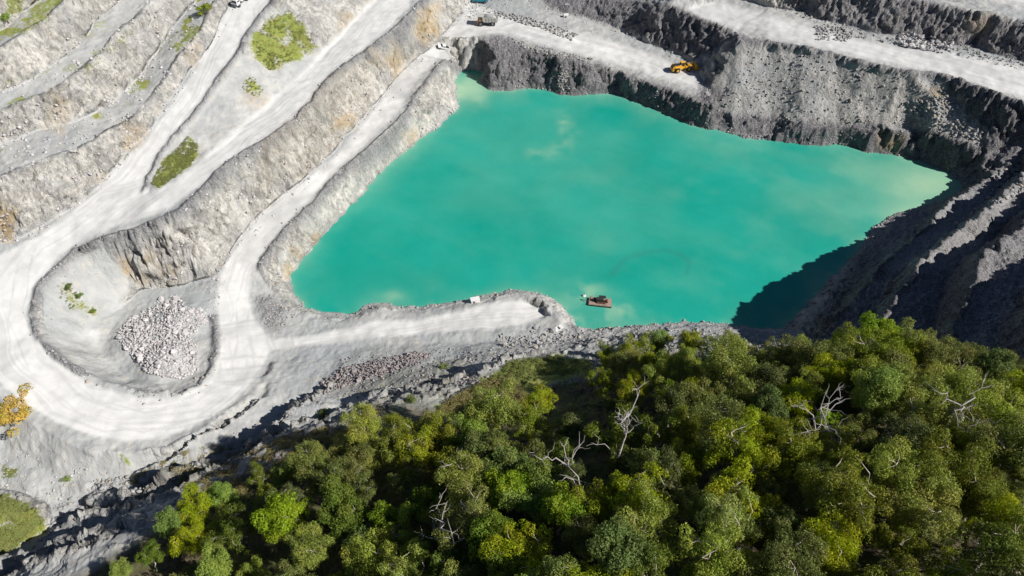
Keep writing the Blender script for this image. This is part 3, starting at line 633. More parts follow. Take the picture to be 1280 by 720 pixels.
for nm, mt in (('w', M_ROCKW), ('g', M_ROCKG), ('p', M_ROCKP)):
    ROCKS[nm] = []
    for me in ROCKV:
        c = me.copy(); c.materials.append(mt); ROCKS[nm].append(c)
def pt_in(poly):
    us = [p[0] for p in poly]; vs = [p[1] for p in poly]
    while True:
        u, v = random.uniform(min(us), max(us)), random.uniform(min(vs), max(vs))
        if inpoly(np.array([u]), np.array([v]), poly)[0]: return u, v
small = {'w': [], 'g': [], 'p': []}
def pile(poly, n, smin, smax, key, label, group, nsmall, ssmall=(.3, .9), mound=0, ctr=None):
    for k in range(n):
        u, v = pt_in(poly)
        while 186 < u + (v - 410) * .2 < 207 and 384 < v < 446: u, v = pt_in(poly)
        x, y, z = hit(u, v); s = smin + (smax - smin) * random.random() ** 1.8
        o = bpy.data.objects.new('boulder', random.choice(ROCKS[key])); COL.objects.link(o)
        o.location = (x, y, z + s * .22 + mound * random.random()); o.scale = (s, s * random.uniform(.8, 1.1), s * random.uniform(.75, 1.05)); o.rotation_euler = (random.uniform(-.5, .5), random.uniform(-.5, .5), random.uniform(0, 6.28))
        tag(o, label, 'boulder', group)
    for k in range(nsmall):
        u, v = pt_in(poly); x, y, z = hit(u, v); s = random.uniform(*ssmall); small[key].append((x, y, z + s * .15 + mound * random.random() * .8, s))
PW = [(150,412),(163,398),(185,388),(200,373),(222,370),(235,385),(258,390),(260,402),(240,420),(248,440),(248,465),(228,475),(205,472),(180,465),(160,440),(148,425)]
pile(PW, 150, .8, 1.9, 'w', 'pale angular block in the big white rock pile inside the haul road loop', 'blocks of the white rock pile inside the road loop', 2600, (.2, .8), .35)
pile([(402,478),(425,462),(470,450),(520,440),(540,443),(530,454),(480,468),(440,482),(408,492)], 60, .6, 1.3, 'p', 'purple grey block in the long low windrow of rock below the spit road', 'blocks of the purple grey rock windrow', 900, (.3, .7), .5)
pile([(1122,47),(1140,44),(1170,50),(1190,58),(1185,66),(1150,64),(1120,56)], 32, 1.3, 2.6, 'w', 'pale block heaped at the foot of the top right quarry wall', 'blocks heaped at the foot of the top right wall', 160, (.6, 1.2), .8)
pile([(622,418),(660,420),(668,408),(690,412),(705,430),(670,436),(620,432)], 16, .9, 1.9, 'g', 'dark sided boulder scattered on the gravel near the end of the spit', 'boulders scattered near the end of the spit', 120, (.3, .8))
pile([(620,14),(660,22),(700,34),(722,44),(716,52),(680,38),(640,26),(618,20)], 34, 1.0, 2.0, 'g', 'grey block in the rubble row across the far bench', 'blocks of the rubble row across the far bench', 260, (.5, 1.2), .4)
pile([(640,48),(665,56),(700,64),(740,74),(735,80),(690,72),(655,64)], 22, 1.0, 1.9, 'g', 'grey block on the brink of the cliff above the far shore', 'blocks on the brink above the far shore', 220, (.4, 1.1))
def scatter(poly, n, s0, s1, key, power=2.5):
    for k in range(n):
        u, v = pt_in(poly); x, y, z = hit(u, v)
        if z < .2: continue
        s = s0 + (s1 - s0) * random.random() ** power; small[key].append((x, y, z + s * .12, s))
scatter([(893,140),(930,60),(1000,66),(1090,84),(1180,100),(1230,170),(1200,185),(1100,165),(1000,160)], 1900, .25, 1.3, 'g', 4)
scatter([(1130,130),(1180,115),(1230,170),(1220,185),(1150,160)], 500, .5, 1.8, 'g', 2)
scatter([(690,90),(715,75),(735,110),(700,116)], 260, .4, 1.3, 'g'); scatter([(600,50),(640,52),(860,120),(890,150),(860,150),(760,112),(610,108)], 500, .35, 1.2, 'g')
scatter([(1018,32),(1070,35),(1060,52),(1020,50)], 260, .5, 1.5, 'g'); scatter([(1250,210),(1285,205),(1280,240),(1240,260),(1200,285),(1195,280),(1235,250)], 220, .5, 1.9, 'g', 1.5)
scatter([(980,10),(1060,30),(1100,45),(1200,60),(1290,82),(1290,90),(1180,68),(1050,45)], 300, .4, 1.2, 'g')
scatter([(700,412),(800,408),(980,412),(990,430),(800,425),(720,436),(620,436)], 600, .3, 1.2, 'g'); scatter([(420,448),(600,432),(680,440),(600,470),(500,490),(430,500),(400,490)], 700, .25, .8, 'g')
scatter([(500,480),(600,462),(640,445),(600,480),(520,498)], 260, .3, 1.1, 'p'); scatter([(325,370),(352,370),(372,395),(350,412),(330,405)], 200, .3, 1.0, 'g')
scatter([(545,140),(580,125),(565,155),(530,170)], 220, .4, 1.3, 'w'); scatter([(370,320),(520,170),(530,180),(380,330)], 350, .3, .9, 'w')
scatter([(80,625),(130,600),(190,590),(300,540),(330,560),(200,640),(130,660),(30,700)], 900, .25, 1.3, 'g', 3); scatter([(100,600),(140,600),(150,620),(105,625)], 90, .4, 1.1, 'g')
scatter([(200,280),(540,10),(560,40),(480,140),(270,345),(180,360)], 900, .3, 1.1, 'w', 3); scatter([(0,305),(130,215),(290,0),(200,0),(0,140)], 900, .3, 1.2, 'w', 3)
scatter([(0,560),(60,560),(160,600),(100,650),(0,610)], 250, .2, .7, 'w', 3); scatter([(560,0),(640,0),(640,10),(580,30)], 200, .4, 1.1, 'g')
def along(q, n, s0, s1, key, off=1.2, xy=False):
    for k in range(n):
        i = random.randrange(len(q) - 1); t = random.random(); a, b = q[i][:2], q[i + 1][:2]
        x = a[0] + (b[0] - a[0]) * t + random.gauss(0, off); y = a[1] + (b[1] - a[1]) * t + random.gauss(0, off); z = height(x, y)
        if z < -.4: continue
        s = s0 + (s1 - s0) * random.random() ** 3; small[key].append((x, y, z + s * .1, s))
for q, n, k in ((L1T, 500, 'w'), (L2T, 450, 'w'), (L3T, 350, 'w'), (TL, 700, 'w'), (TB, 250, 'g'), (TC, 350, 'g'), (SHORE_XY, 2200, 'g'), (K2, 250, 'g'), (K3, 250, 'g'), (crestA[1:16], 300, 'g'), (F1, 200, 'w'), (IL, 200, 'g')): along(q, n, .25, 1.1, k)
proto = []
for i in range(8):
    bm = rock_mesh(100 + i, 1); bm.verts.ensure_lookup_table(); proto.append((np.array([v.co[:] for v in bm.verts]), np.array([[v.index for v in f.verts] for f in bm.faces]))); bm.free()
for key, mt in (('w', M_ROCKW), ('g', M_ROCKG), ('p', M_ROCKP)):
    cs, fs, off = [], [], 0
    for x, y, z, s in small[key]:
        V_, F_ = random.choice(proto); a = random.uniform(0, 6.28); c_, s_ = math.cos(a), math.sin(a)
        t = V_ * s; t = np.stack([t[:, 0] * c_ - t[:, 1] * s_ + x, t[:, 0] * s_ + t[:, 1] * c_ + y, t[:, 2] * random.uniform(.8, 1.2) + z], 1)
        cs.append(t); fs.append(F_ + off); off += len(V_)
    o = mesh_np('loose_rocks', np.concatenate(cs), np.concatenate(fs), mt)
    tag(o, {'w': 'pale broken stones littering the left walls and the white pile', 'g': 'grey rubble littering the slopes on the right and the shores', 'p': 'purple grey small stones of the windrow below the spit road'}[key], 'loose rocks', kind='stuff')

# ------------------------------------------------------------------ foliage
def leafmat(name, c1, c2, c3):
    m, nt, b = newmat(name); T = NT(nt)
    at = T.n('ShaderNodeAttribute', attribute_name='tint'); s = T.n('ShaderNodeSeparateColor'); T.link(at.outputs['Color'], s.inputs[0])
    oi = T.n('ShaderNodeObjectInfo').outputs['Random']
    c = T.mix(s.outputs[0], c1, c2); c = T.mix(T.math('MULTIPLY', s.outputs[1], .6), c, c3)
    hs = T.n('ShaderNodeHueSaturation'); T.link(c, hs.inputs['Color']); T.link(T.ramp(oi, 0, 1, .488, .506), hs.inputs['Hue']); T.link(T.ramp(T.math('FRACT', T.math('MULTIPLY', oi, 7.3)), 0, 1, .65, 1.2), hs.inputs['Value']); T.link(T.ramp(T.math('FRACT', T.math('MULTIPLY', oi, 3.7)), 0, 1, .8, 1.05), hs.inputs['Saturation'])
    T.link(hs.outputs[0], b.inputs['Base Color']); b.inputs['Roughness'].default_value = .6; b.inputs['Specular IOR Level'].default_value = .3
    tr = T.n('ShaderNodeBsdfTranslucent'); T.link(hs.outputs[0], tr.inputs['Color']); mx = T.n('ShaderNodeMixShader'); mx.inputs[0].default_value = .3
    out = [n for n in nt.nodes if n.type == 'OUTPUT_MATERIAL'][0]; T.link(b.outputs[0], mx.inputs[1]); T.link(tr.outputs[0], mx.inputs[2]); T.link(mx.outputs[0], out.inputs[0]); return m
M_LEAF = {'olive': leafmat('olive_leaves', (.21, .29, .02), (.40, .47, .03), (.38, .34, .035)),
          'bright': leafmat('bright_leaves', (.14, .25, .02), (.27, .40, .03), (.30, .34, .035)),
          'dark': leafmat('dark_leaves', (.11, .17, .018), (.23, .30, .028), (.21, .22, .03)),
          'dry': leafmat('dry_grass', (.44, .46, .07), (.60, .52, .13), (.58, .36, .14)),
          'lime': leafmat('lime_grass', (.24, .34, .045), (.36, .42, .07), (.42, .38, .11)),
          'orange': leafmat('orange_leaves', (.50, .34, .03), (.68, .46, .04), (.32, .34, .04))}
M_BARK = simple('gum_bark', (.48, .42, .36), .9, 0, .4, 2., .2, (.15, .12, .09), .6)
M_DEAD = simple('bleached_dead_wood', (.38, .35, .325), .9, 0, .25, 2., .2, (.3, .27, .24), .4)
def tube(cs, fs, pts, rads, seg=6):
    base = sum(len(c) for c in cs); rings = []
    for i, p in enumerate(pts):
        a = pts[max(i - 1, 0)]; b_ = pts[min(i + 1, len(pts) - 1)]; d = Vector(b_) - Vector(a); q = d.to_track_quat('Z', 'Y')
        rings.append([list(Vector(p) + q @ Vector((math.cos(6.2832 * k / seg) * rads[i], math.sin(6.2832 * k / seg) * rads[i], 0))) for k in range(seg)])
    cs.append(np.array(rings).reshape(-1, 3))
    for i in range(len(pts) - 1):
        for k in range(seg):
            fs.append((base + i * seg + k, base + i * seg + (k + 1) % seg, base + (i + 1) * seg + (k + 1) % seg, base + (i + 1) * seg + k))
def wiggle(a, b, r, n=5, amt=.12):
    a, b = Vector(a), Vector(b); L_ = (b - a).length; out = [a]
    for i in range(1, n): out.append(a.lerp(b, i / n) + Vector((r.gauss(0, 1), r.gauss(0, 1), r.gauss(0, .6))) * L_ * amt * .5)
    out.append(b); return out
def leaves(centers, radii, per, size, rs, squash=.75, droop=0.):
    """leaf sprays on the shells of the lobes"""
    P, N, tint = [], [], []
    for (c, rr) in zip(centers, radii):
        n = int(per * rr * rr) + 4; d = rs.normal(size=(n, 3)); d[:, 2] = np.abs(d[:, 2]) - .5 * rs.random(n); d /= np.linalg.norm(d, axis=1)[:, None]
        rad = rr * (.5 + .5 * rs.random(n) ** .5) * (1 + .3 * np.sin(d[:, 0] * 5 + c[0]) * np.sin(d[:, 1] * 6 + c[1] * 3))
        p = np.array(c) + d * rad[:, None] * np.array([1, 1, squash]); p[:, 2] -= droop * rr * (1 - np.clip(d[:, 2], 0, 1)) * rs.random(n)
        P.append(p); N.append(d); lt = rs.random(); tint.append(np.stack([np.clip(lt * .6 + .4 * rs.random(n), 0, 1), np.full(n, rs.random() ** 2)], 1))
    P, N, tint = np.concatenate(P), np.concatenate(N), np.concatenate(tint); n = len(P)
    N = N + rs.normal(size=(n, 3)) * .5; N /= np.linalg.norm(N, axis=1)[:, None]
    a = np.cross(N, rs.normal(size=(n, 3))); a[:, 2] -= droop * .8; a /= np.linalg.norm(a, axis=1)[:, None]; b_ = np.cross(N, a)
    sz = size * (.6 + .8 * rs.random(n)); L1 = a * sz[:, None]; L2 = b_ * (sz * .42)[:, None]
    co = np.stack([P - L1, P - L2 * .9 + N * .03, P + L1, P + L2], 1).reshape(-1, 3)
    return co, np.arange(4 * n).reshape(n, 4), np.repeat(tint, 4, 0)
def make_tree(seed, kind):
    r = random.Random(seed); rs = np.random.default_rng(seed); cs, fs = [], []
    h = r.uniform(9.8, 12.5)
    spread, tr = {'olive': (r.uniform(3.4, 5.0), .25), 'bright': (r.uniform(2.4, 3.6), .19), 'dark': (r.uniform(2.8, 4.0), .21)}[kind]
    lean = Vector((r.uniform(-1.4, 1.4), r.uniform(-1.4, 1.4), 0)); fork = Vector((lean.x * .4, lean.y * .4, h * r.uniform(.25, .42)))
    tube(cs, fs, wiggle((0, 0, -.8), fork, r, 4, .06), [tr * 1.3, tr * 1.15, tr, tr * .95, tr * .9])
    C_, R_ = [], []; nb = r.randint(4, 6) if kind != 'bright' else r.randint(5, 8)
    for i in range(nb):
        a = i * 6.283 / nb + r.uniform(-.6, .6); q = r.uniform(.3, 1)
        e = Vector((lean.x + math.cos(a) * spread * q * .72, lean.y + math.sin(a) * spread * q * .72, h * (r.uniform(.82, 1.0) - .30 * q)))
        p = wiggle(fork, e, r, 6, .14); tube(cs, fs, p, [tr * .7, tr * .58, tr * .46, tr * .36, tr * .26, tr * .16, .03])
        nsub = r.randint(5, 8)
        for k in range(nsub):                       # secondary limbs carry the sprays
            st = p[r.randint(3, 6)]; aa = r.uniform(0, 6.283); ll = r.uniform(.7, 2.1) * spread / 4
            e2 = st + Vector((math.cos(aa) * ll, math.sin(aa) * ll, r.uniform(-.5, 1.3))); tube(cs, fs, wiggle(st, e2, r, 3, .15), [tr * .24, tr * .18, tr * .1, .02], 5)
            rr = r.uniform(.6, 1.3) if kind != 'dark' else r.uniform(.5, 1.0)
            C_.append(tuple(e2)); R_.append(rr)
            if r.random() < .6: C_.append((e2.x + r.gauss(0, .6), e2.y + r.gauss(0, .6), e2.z + r.uniform(-.9, .1))); R_.append(rr * r.uniform(.55, .9))
    co, fq, tint = leaves(C_, R_, 430 if kind != 'dark' else 360, .12 if kind != 'bright' else .135, rs, .85, .9 if kind == 'olive' else .35)
    tm = mesh_np('trunk', np.concatenate(cs), np.array(fs), M_BARK, smooth=True); cm = mesh_np('crown', co, fq, M_LEAF[kind]); setcol(cm, 'tint', tint)
    d = (tm.data, cm.data); bpy.data.objects.remove(tm); bpy.data.objects.remove(cm); return d
TREES = {k: [make_tree(300 + 17 * j + i, k) for i in range(n)] for j, (k, n) in enumerate((('olive', 10), ('bright', 6), ('dark', 5)))}
def put_tree(x, y, z, kind, var, sc, rz, label, group, scz=1):
    t = empty('gum_tree' if kind == 'olive' else 'tree', (x, y, z - .2), rz); t.scale = (sc, sc, sc * scz)
    for me, nm in zip(TREES[kind][var % len(TREES[kind])], ('trunk', 'crown')):
        o = bpy.data.objects.new(nm, me); COL.objects.link(o); o.parent = t
    tag(t, label, 'tree', group); return t
# tree sites: bases spread over the hill, none closer than its neighbours' crowns allow
hill = [(60,790),(150,735),(200,690),(255,652),(330,610),(400,584),(450,566),(520,560),(600,558),(645,540),(690,530),(735,490),(785,466),(850,463),(930,462),(1010,458),(1090,462),(1170,468),(1240,480),(1330,488),(1420,520),(1480,700),(1500,900),(900,905),(300,905),(60,860)]
sites = []
tries = 0
hp = np.array(hill)
while len(sites) < 245 and tries < 60000:
    tries += 1
    x = random.uniform(-75, 150); y = random.uniform(16, 108); z = height(x, y); u, v = project(x, y, z)
    if not inpoly(np.array([u]), np.array([v]), hill)[0]: continue
    if u < -40 or u > 1400: continue
    d = 5.3 if tries < 30000 else 4.4
    if 500 < u < 750 and v < 555 and not (590 < u < 625 and v > 530): continue
    if any((x - a[0]) ** 2 + (y - a[1]) ** 2 < d * d for a in sites): continue
    sites.append((x, y, z, u, v))
ORD = ['first', 'second', 'third', 'fourth', 'fifth', 'sixth', 'seventh', 'eighth', 'ninth', 'tenth', 'eleventh', 'twelfth', 'thirteenth', 'fourteenth', 'fifteenth', 'sixteenth', 'seventeenth', 'eighteenth', 'nineteenth', 'twentieth', 'twenty-first', 'twenty-second', 'twenty-third', 'twenty-fourth', 'twenty-fifth', 'twenty-sixth', 'twenty-seventh', 'twenty-eighth', 'twenty-ninth', 'thirtieth', 'thirty-first', 'thirty-second', 'thirty-third', 'thirty-fourth', 'thirty-fifth', 'thirty-sixth', 'thirty-seventh', 'thirty-eighth', 'thirty-ninth', 'fortieth']
def crown_uv(s): return project(s[0], s[1], s[2] + 8.5)
# extra trees standing on the brink
for (u, v) in [(128,745),(165,725),(620,540),(668,520),(820,452),(790,458),(862,450),(905,449),(760,462),(1040,446),(1088,450),(1150,462),(1180,470),(1275,488)]:
    x, y, z = hit(u, v)
    if all((x - a[0]) ** 2 + (y - a[1]) ** 2 > 9 for a in sites): sites.append((x, y, z, u, v))
vis = []
for s in sites:
    cu, cv = crown_uv(s)
    if -70 < cu < 1350 and cv < 800: vis.append((cv, cu, s))
vis.sort(key=lambda q: q[0]); rows = []; NR = 9
edges = [np.quantile([q[0] for q in vis], k / NR) for k in range(1, NR)]
for i in range(NR): rows.append(sorted([q for q in vis if (i == 0 or q[0] >= edges[i - 1]) and (i == NR - 1 or q[0] < edges[i])], key=lambda q: q[1]))
ROWN = ['rearmost row on the pit brink', 'second row from the pit', 'third row from the pit', 'fourth row from the pit', 'middle row of the wood', 'fourth row from bottom edge', 'third row from bottom edge', 'second row from bottom edge', 'front row at bottom edge']
LOOK = {'olive': 'olive green gum tree', 'bright': 'bright green leafy tree', 'dark': 'dark green tree'}
for i, row in enumerate(rows):
    for j, (cv, cu, s) in enumerate(row):
        n_ = vnoise(np.array([s[0] / 16.]), np.array([s[1] / 16.]), np.array([0.]), 3)[0]
        rnd = random.random()
        if cu < 700: kind = 'bright' if rnd < .30 else ('olive' if rnd < .80 else 'dark')
        else: kind = 'olive' if rnd < .80 else ('bright' if rnd < .88 else 'dark')
        if 700 < cu < 860 and 480 < cv < 620: kind = 'dark'
        sc = random.uniform(.75, 1.35)
        if i == 0: sc = random.uniform(.65, 1.0)
        if 700 < cu < 860 and cv < 500: sc *= .75
        if i == 0 and (1020 < cu < 1200 or 770 < cu < 860): sc *= 1.35
        if cu < 520 and i < 3: sc *= .78
        elif cu < 330: sc *= .85
        if cu < 180: kind = 'bright'; sc = .6
        size = 'tall' if sc > 1.18 else ('small' if sc < .9 else 'middling')
        put_tree(s[0], s[1], s[2], kind, random.randrange(60), sc, random.uniform(0, 6.28), '%s %s, %s from left in the %s' % (size, LOOK[kind].replace('with billowing rounded clumps', 'with rounded clumps'), ORD[min(j, 39)], ROWN[i]), 'trees of the wood above the pit', random.uniform(.9, 1.12))
print('TREES', len(vis))
# dead trees
def dead_tree(x, y, z, h, seed, label, lean=(0, 0), nbr=6, mat=None):
    r = random.Random(seed); t = empty('dead_tree', (x, y, z)); cs, fs = [], []
    top = Vector((lean[0], lean[1], h)); p = wiggle((0, 0, -.5), top, r, 7, .07); tube(cs, fs, p, [.26, .23, .2, .17, .13, .09, .06, .02])
    tm = mesh_np('trunk', np.concatenate(cs), np.array(fs), M_DEAD, t, True)
    for k in range(nbr):
        cs, fs = [], []; st = p[r.randint(3, 6)]; a = r.uniform(0, 6.28); l = r.uniform(2.5, 5.5)
        e = st + Vector((math.cos(a) * l, math.sin(a) * l, r.uniform(.8, 3.6))); q = wiggle(st, e, r, 5, .15); tube(cs, fs, q, [.12, .1, .08, .06, .045, .015], 5)
        for m in range(4):
            s2 = q[r.randint(2, 4)]; e2 = s2 + Vector((r.gauss(0, 1.2), r.gauss(0, 1.2), r.uniform(0, 1.8))); tube(cs, fs, wiggle(s2, e2, r, 3, .2), [.055, .045, .03, .012], 4)
        mesh_np('branch', np.concatenate(cs), np.array(fs), M_DEAD, t, True)
    tag(t, label, 'dead tree', 'bleached dead trees in the wood'); return t
for (u, v, h, sd, ln, nb, lab) in ((775,598,20,1,(-1.2,0),8,'tallest bleached dead tree, forking white branches above dark crowns'), (735,640,15,2,(-2.5,0),5,'bleached dead tree with long crooked limbs reaching left, below the tallest dead tree'), (995,575,18,3,(-.8,.5),9,'wide forking dead tree with grey white limbs in the right half of the wood'), (560,700,14,4,(-1,0),6,'slim dead tree left of centre in the dark hollow of the wood'), (590,620,14,6,(0,.4),5,'dead tree poking from bright green crowns left of centre'), (1150,570,15,8,(.6,0),6,'dead tree with curling twigs among olive crowns at right'), (1170,480,9,9,(.2,0),5,'small dead tree on the brink beside the dark terraces')):
    x, y, z = hit(u, v); dead_tree(x, y, z, h, sd, lab, ln, nb)

# shrubs standing alone
def shrub_mesh(seed, kind, n=7, spread=1.1):
    rs = np.random.default_rng(seed); r = random.Random(seed)
    C_ = [(r.gauss(0, spread * .5), r.gauss(0, spread * .5), r.uniform(.5, 1.5)) for _ in range(n)]; R_ = [r.uniform(.45, .8) for _ in range(n)]
    co, fq, tint = leaves(C_, R_, 330, .13, rs); cs, fs = [], []
    for c in C_: tube(cs, fs, wiggle((0, 0, -.3), c, r, 3, .1), [.06, .05, .04, .01], 4)
    return co, fq, tint, np.concatenate(cs), np.array(fs)
def shrub(u, v, sc, seed, kind, label, n=7, spread=1.1, group=None):
    x, y, z = hit(u, v); t = empty('shrub', (x, y, z)); t.scale = (sc, sc, sc * (.6 if kind == 'orange' else 1))
    co, fq, tint, c2, f2 = shrub_mesh(seed, kind, n, spread); o = mesh_np('foliage', co, fq, M_LEAF[kind], t); setcol(o, 'tint', tint); mesh_np('stem', c2, f2, M_BARK, t); tag(t, label, 'shrub', group)
shrub(404, 522, 1.2, 1, 'bright', 'bright green shrub growing in the shade of the lower rock rib')
shrub(554, 461, .9, 2, 'bright', 'small round green bush alone on the gravel below the purple windrow')
shrub(12, 520, 2.0, 3, 'orange', 'orange yellow shrub at the left edge below the haul road', 26, 2.1)
shrub(512, 503, 1.1, 4, 'bright', 'light green shrub at the upper edge of the dry grass')
shrub(258, 20, 2.2, 5, 'dark', 'dark green shrub on the bench beside the upper left road', 6, .9)
shrub(12, 28, 1.6, 6, 'bright', 'yellow green shrub in the top left corner')
shrub(85, 602, .7, 7, 'bright', 'low green bush on the pale floor left of the rock ribs'); shrub(100, 374, .9, 8, 'bright', 'green tuft in the middle of the weedy patch inside the loop'); shrub(118, 392, .9, 9, 'bright', 'green tuft at the lower end of the weedy patch inside the loop'); shrub(88, 362, .9, 10, 'bright', 'green tuft at the upper end of the weedy patch inside the loop')

# ground cover
def cover(name, polys, kind, label, hgt=.6, size=.1, seed=5):
    rs = np.random.default_rng(seed); C_, R_ = [], []
    for poly, n, rr in polys:
        for _ in range(n):
            u, v = pt_in(poly); x, y, z = hit(u, v)
            if z < .3: continue
            r_ = rr * random.uniform(.4, 1.3); C_.append((x, y, z + r_ * .25)); R_.append(r_)
    co, fq, tint = leaves(C_, R_, 330, size, rs, hgt); o = mesh_np(name, co, fq, M_LEAF[kind]); setcol(o, 'tint', tint); tag(o, label, 'undergrowth', kind='stuff')
random.seed(21)
cover('dry_grass', [([(545,515),(575,492),(612,478),(640,470),(660,500),(620,515),(600,520)], 420, .75), ([(225,600),(262,580),(330,565),(420,535),(470,515),(480,540),(400,590),(330,615),(240,650)], 500, .7), ([(150,605),(240,560),(262,556),(330,552),(420,530),(470,508),(500,505),(420,545),(330,580),(230,612)], 420, .5), ([(330,545),(400,535),(440,540),(380,570),(330,570)], 200, .6), ([(400,500),(500,476),(600,462),(640,455),(600,475),(500,495),(420,520)], 90, .3)], 'dry', 'dry straw and rust coloured grass along the brink of the wood')
cover('green_grass', [([(615,475),(640,450),(700,444),(738,452),(738,464),(700,470),(640,485)], 380, .55), ([(0,622),(35,632),(55,652),(20,685),(0,695)], 520, .6)], 'lime', 'lush yellow green grass on the brink and on the mound at lower left', .45, .1)
cover('grass_tufts', [([(335,22),(360,12),(385,35),(398,60),(375,72),(352,82),(338,90),(322,70),(315,50)], 800, .5), ([(302,100),(318,97),(332,110),(322,122),(305,115)], 90, .4), ([(190,228),(205,200),(235,172),(248,182),(242,205),(215,225),(200,236)], 700, .45), ([(210,45),(245,30),(262,30),(235,60),(215,80)], 60, .4), ([(68,362),(85,352),(100,372),(125,392),(112,402),(90,392)], 50, .35), ([(5,585),(25,588),(22,598),(5,598)], 20, .4)], 'lime', 'green grass tufts on the benches between the roads', .35, .09)
UN = hill
def under():
    rs = np.random.default_rng(77); C_, R_ = [], []
    for _ in range(2300):
        x = random.uniform(-75, 150); y = random.uniform(18, 106); z = height(x, y); u, v = project(x, y, z)
        if not (-40 < u < 1330 and inpoly(np.array([u]), np.array([v]), hill)[0]): continue
        r_ = random.uniform(.5, 1.3); C_.append((x, y, z + r_ * .3)); R_.append(r_)
    co, fq, tint = leaves(C_, R_, 60, .2, rs, 1.0); o = mesh_np('undergrowth', co, fq, M_LEAF['dark']); setcol(o, 'tint', tint); tag(o, 'dark leafy undergrowth beneath the trees of the wood', 'undergrowth', kind='stuff')
under()

# ------------------------------------------------------------------ machines
Y_ = simple('yellow_machine_paint', (.78, .42, .035), .45, 0, .12, 1.5, .5, (.45, .40, .32), .45)
WH = simple('white_vehicle_paint', (.78, .78, .77), .35, 0, .06, 1.5, .5, (.55, .52, .47), .3)
TEAL = simple('teal_vehicle_paint', (.03, .25, .33), .4, 0, .12, 1.5, .5, (.4, .4, .38), .25)
RUB = simple('tyre_rubber', (.03, .03, .03), .9, 0, .3, 4., .2, (.3, .29, .28), .5)
GL = simple('dark_glass', (.02, .03, .04), .1, 0, .1, 2., .6, (.2, .2, .2), .15)
STL = simple('grey_steel', (.22, .22, .23), .5, .3, .25, 2., .5, (.4, .38, .36), .4)
TAN = simple('tan_truck_paint', (.60, .36, .20), .5, 0, .15, 1.5, .4, (.5, .46, .42), .4)
BODY = simple('worn_steel_tray', (.46, .47, .43), .6, .1, .15, 1.2, .4, (.4, .39, .37), .5)
RUST = simple('rusty_steel', (.16, .06, .03), .85, 0, .4, 2.5, .3, (.30, .24, .2), .4)
DECK = simple('weathered_pontoon_deck', (.36, .27, .22), .8, 0, .2, 2., .3, (.35, .28, .24), .4)
BLK = simple('black_machinery', (.03, .032, .035), .6, 0, .3, 3., .4, (.1, .09, .08), .3)
ORB = simple('orange_lamp_plastic', (.7, .2, .02), .4, 0, .05, 2., .5, (.4, .3, .2), .1)
def wheel(parent, x, y, r, w, rimmat):
    t = empty('wheel', (x, y, r)); t.parent = parent
    m = MB().cyl((0, 0, 0), r, w, 'Y', seg=28, bev=r * .12)
    for k in range(20):
        a = k * 6.2832 / 20; m.box((math.cos(a) * r, 0, math.sin(a) * r), (r * .09, w * .9, r * .12), (0, -a, 0), .01)
    m.build('tyre', RUB, t); s = 1 if y > 0 else -1
    MB().cyl((0, s * w * .42, 0), r * .52, w * .25, 'Y', seg=20, bev=.03).cyl((0, s * w * .58, 0), r * .2, w * .12, 'Y', seg=12).build('rim', rimmat, t)
def place(t, u, v, rz, lift=0):
    x, y, z = hit(u, v); t.location = (x, y, z + lift); t.rotation_euler = (0, 0, rz)
    # follow the slope of the ground
    e = 2.0; gx = (height(x + e, y) - height(x - e, y)) / (2 * e); gy = (height(x, y + e) - height(x, y - e)) / (2 * e)
    n = Vector((-gx, -gy, 1)).normalized(); q = Vector((0, 0, 1)).rotation_difference(n); t.rotation_mode = 'QUATERNION'
    t.rotation_quaternion = q @ Matrix.Rotation(rz, 4, 'Z').to_quaternion(); return t
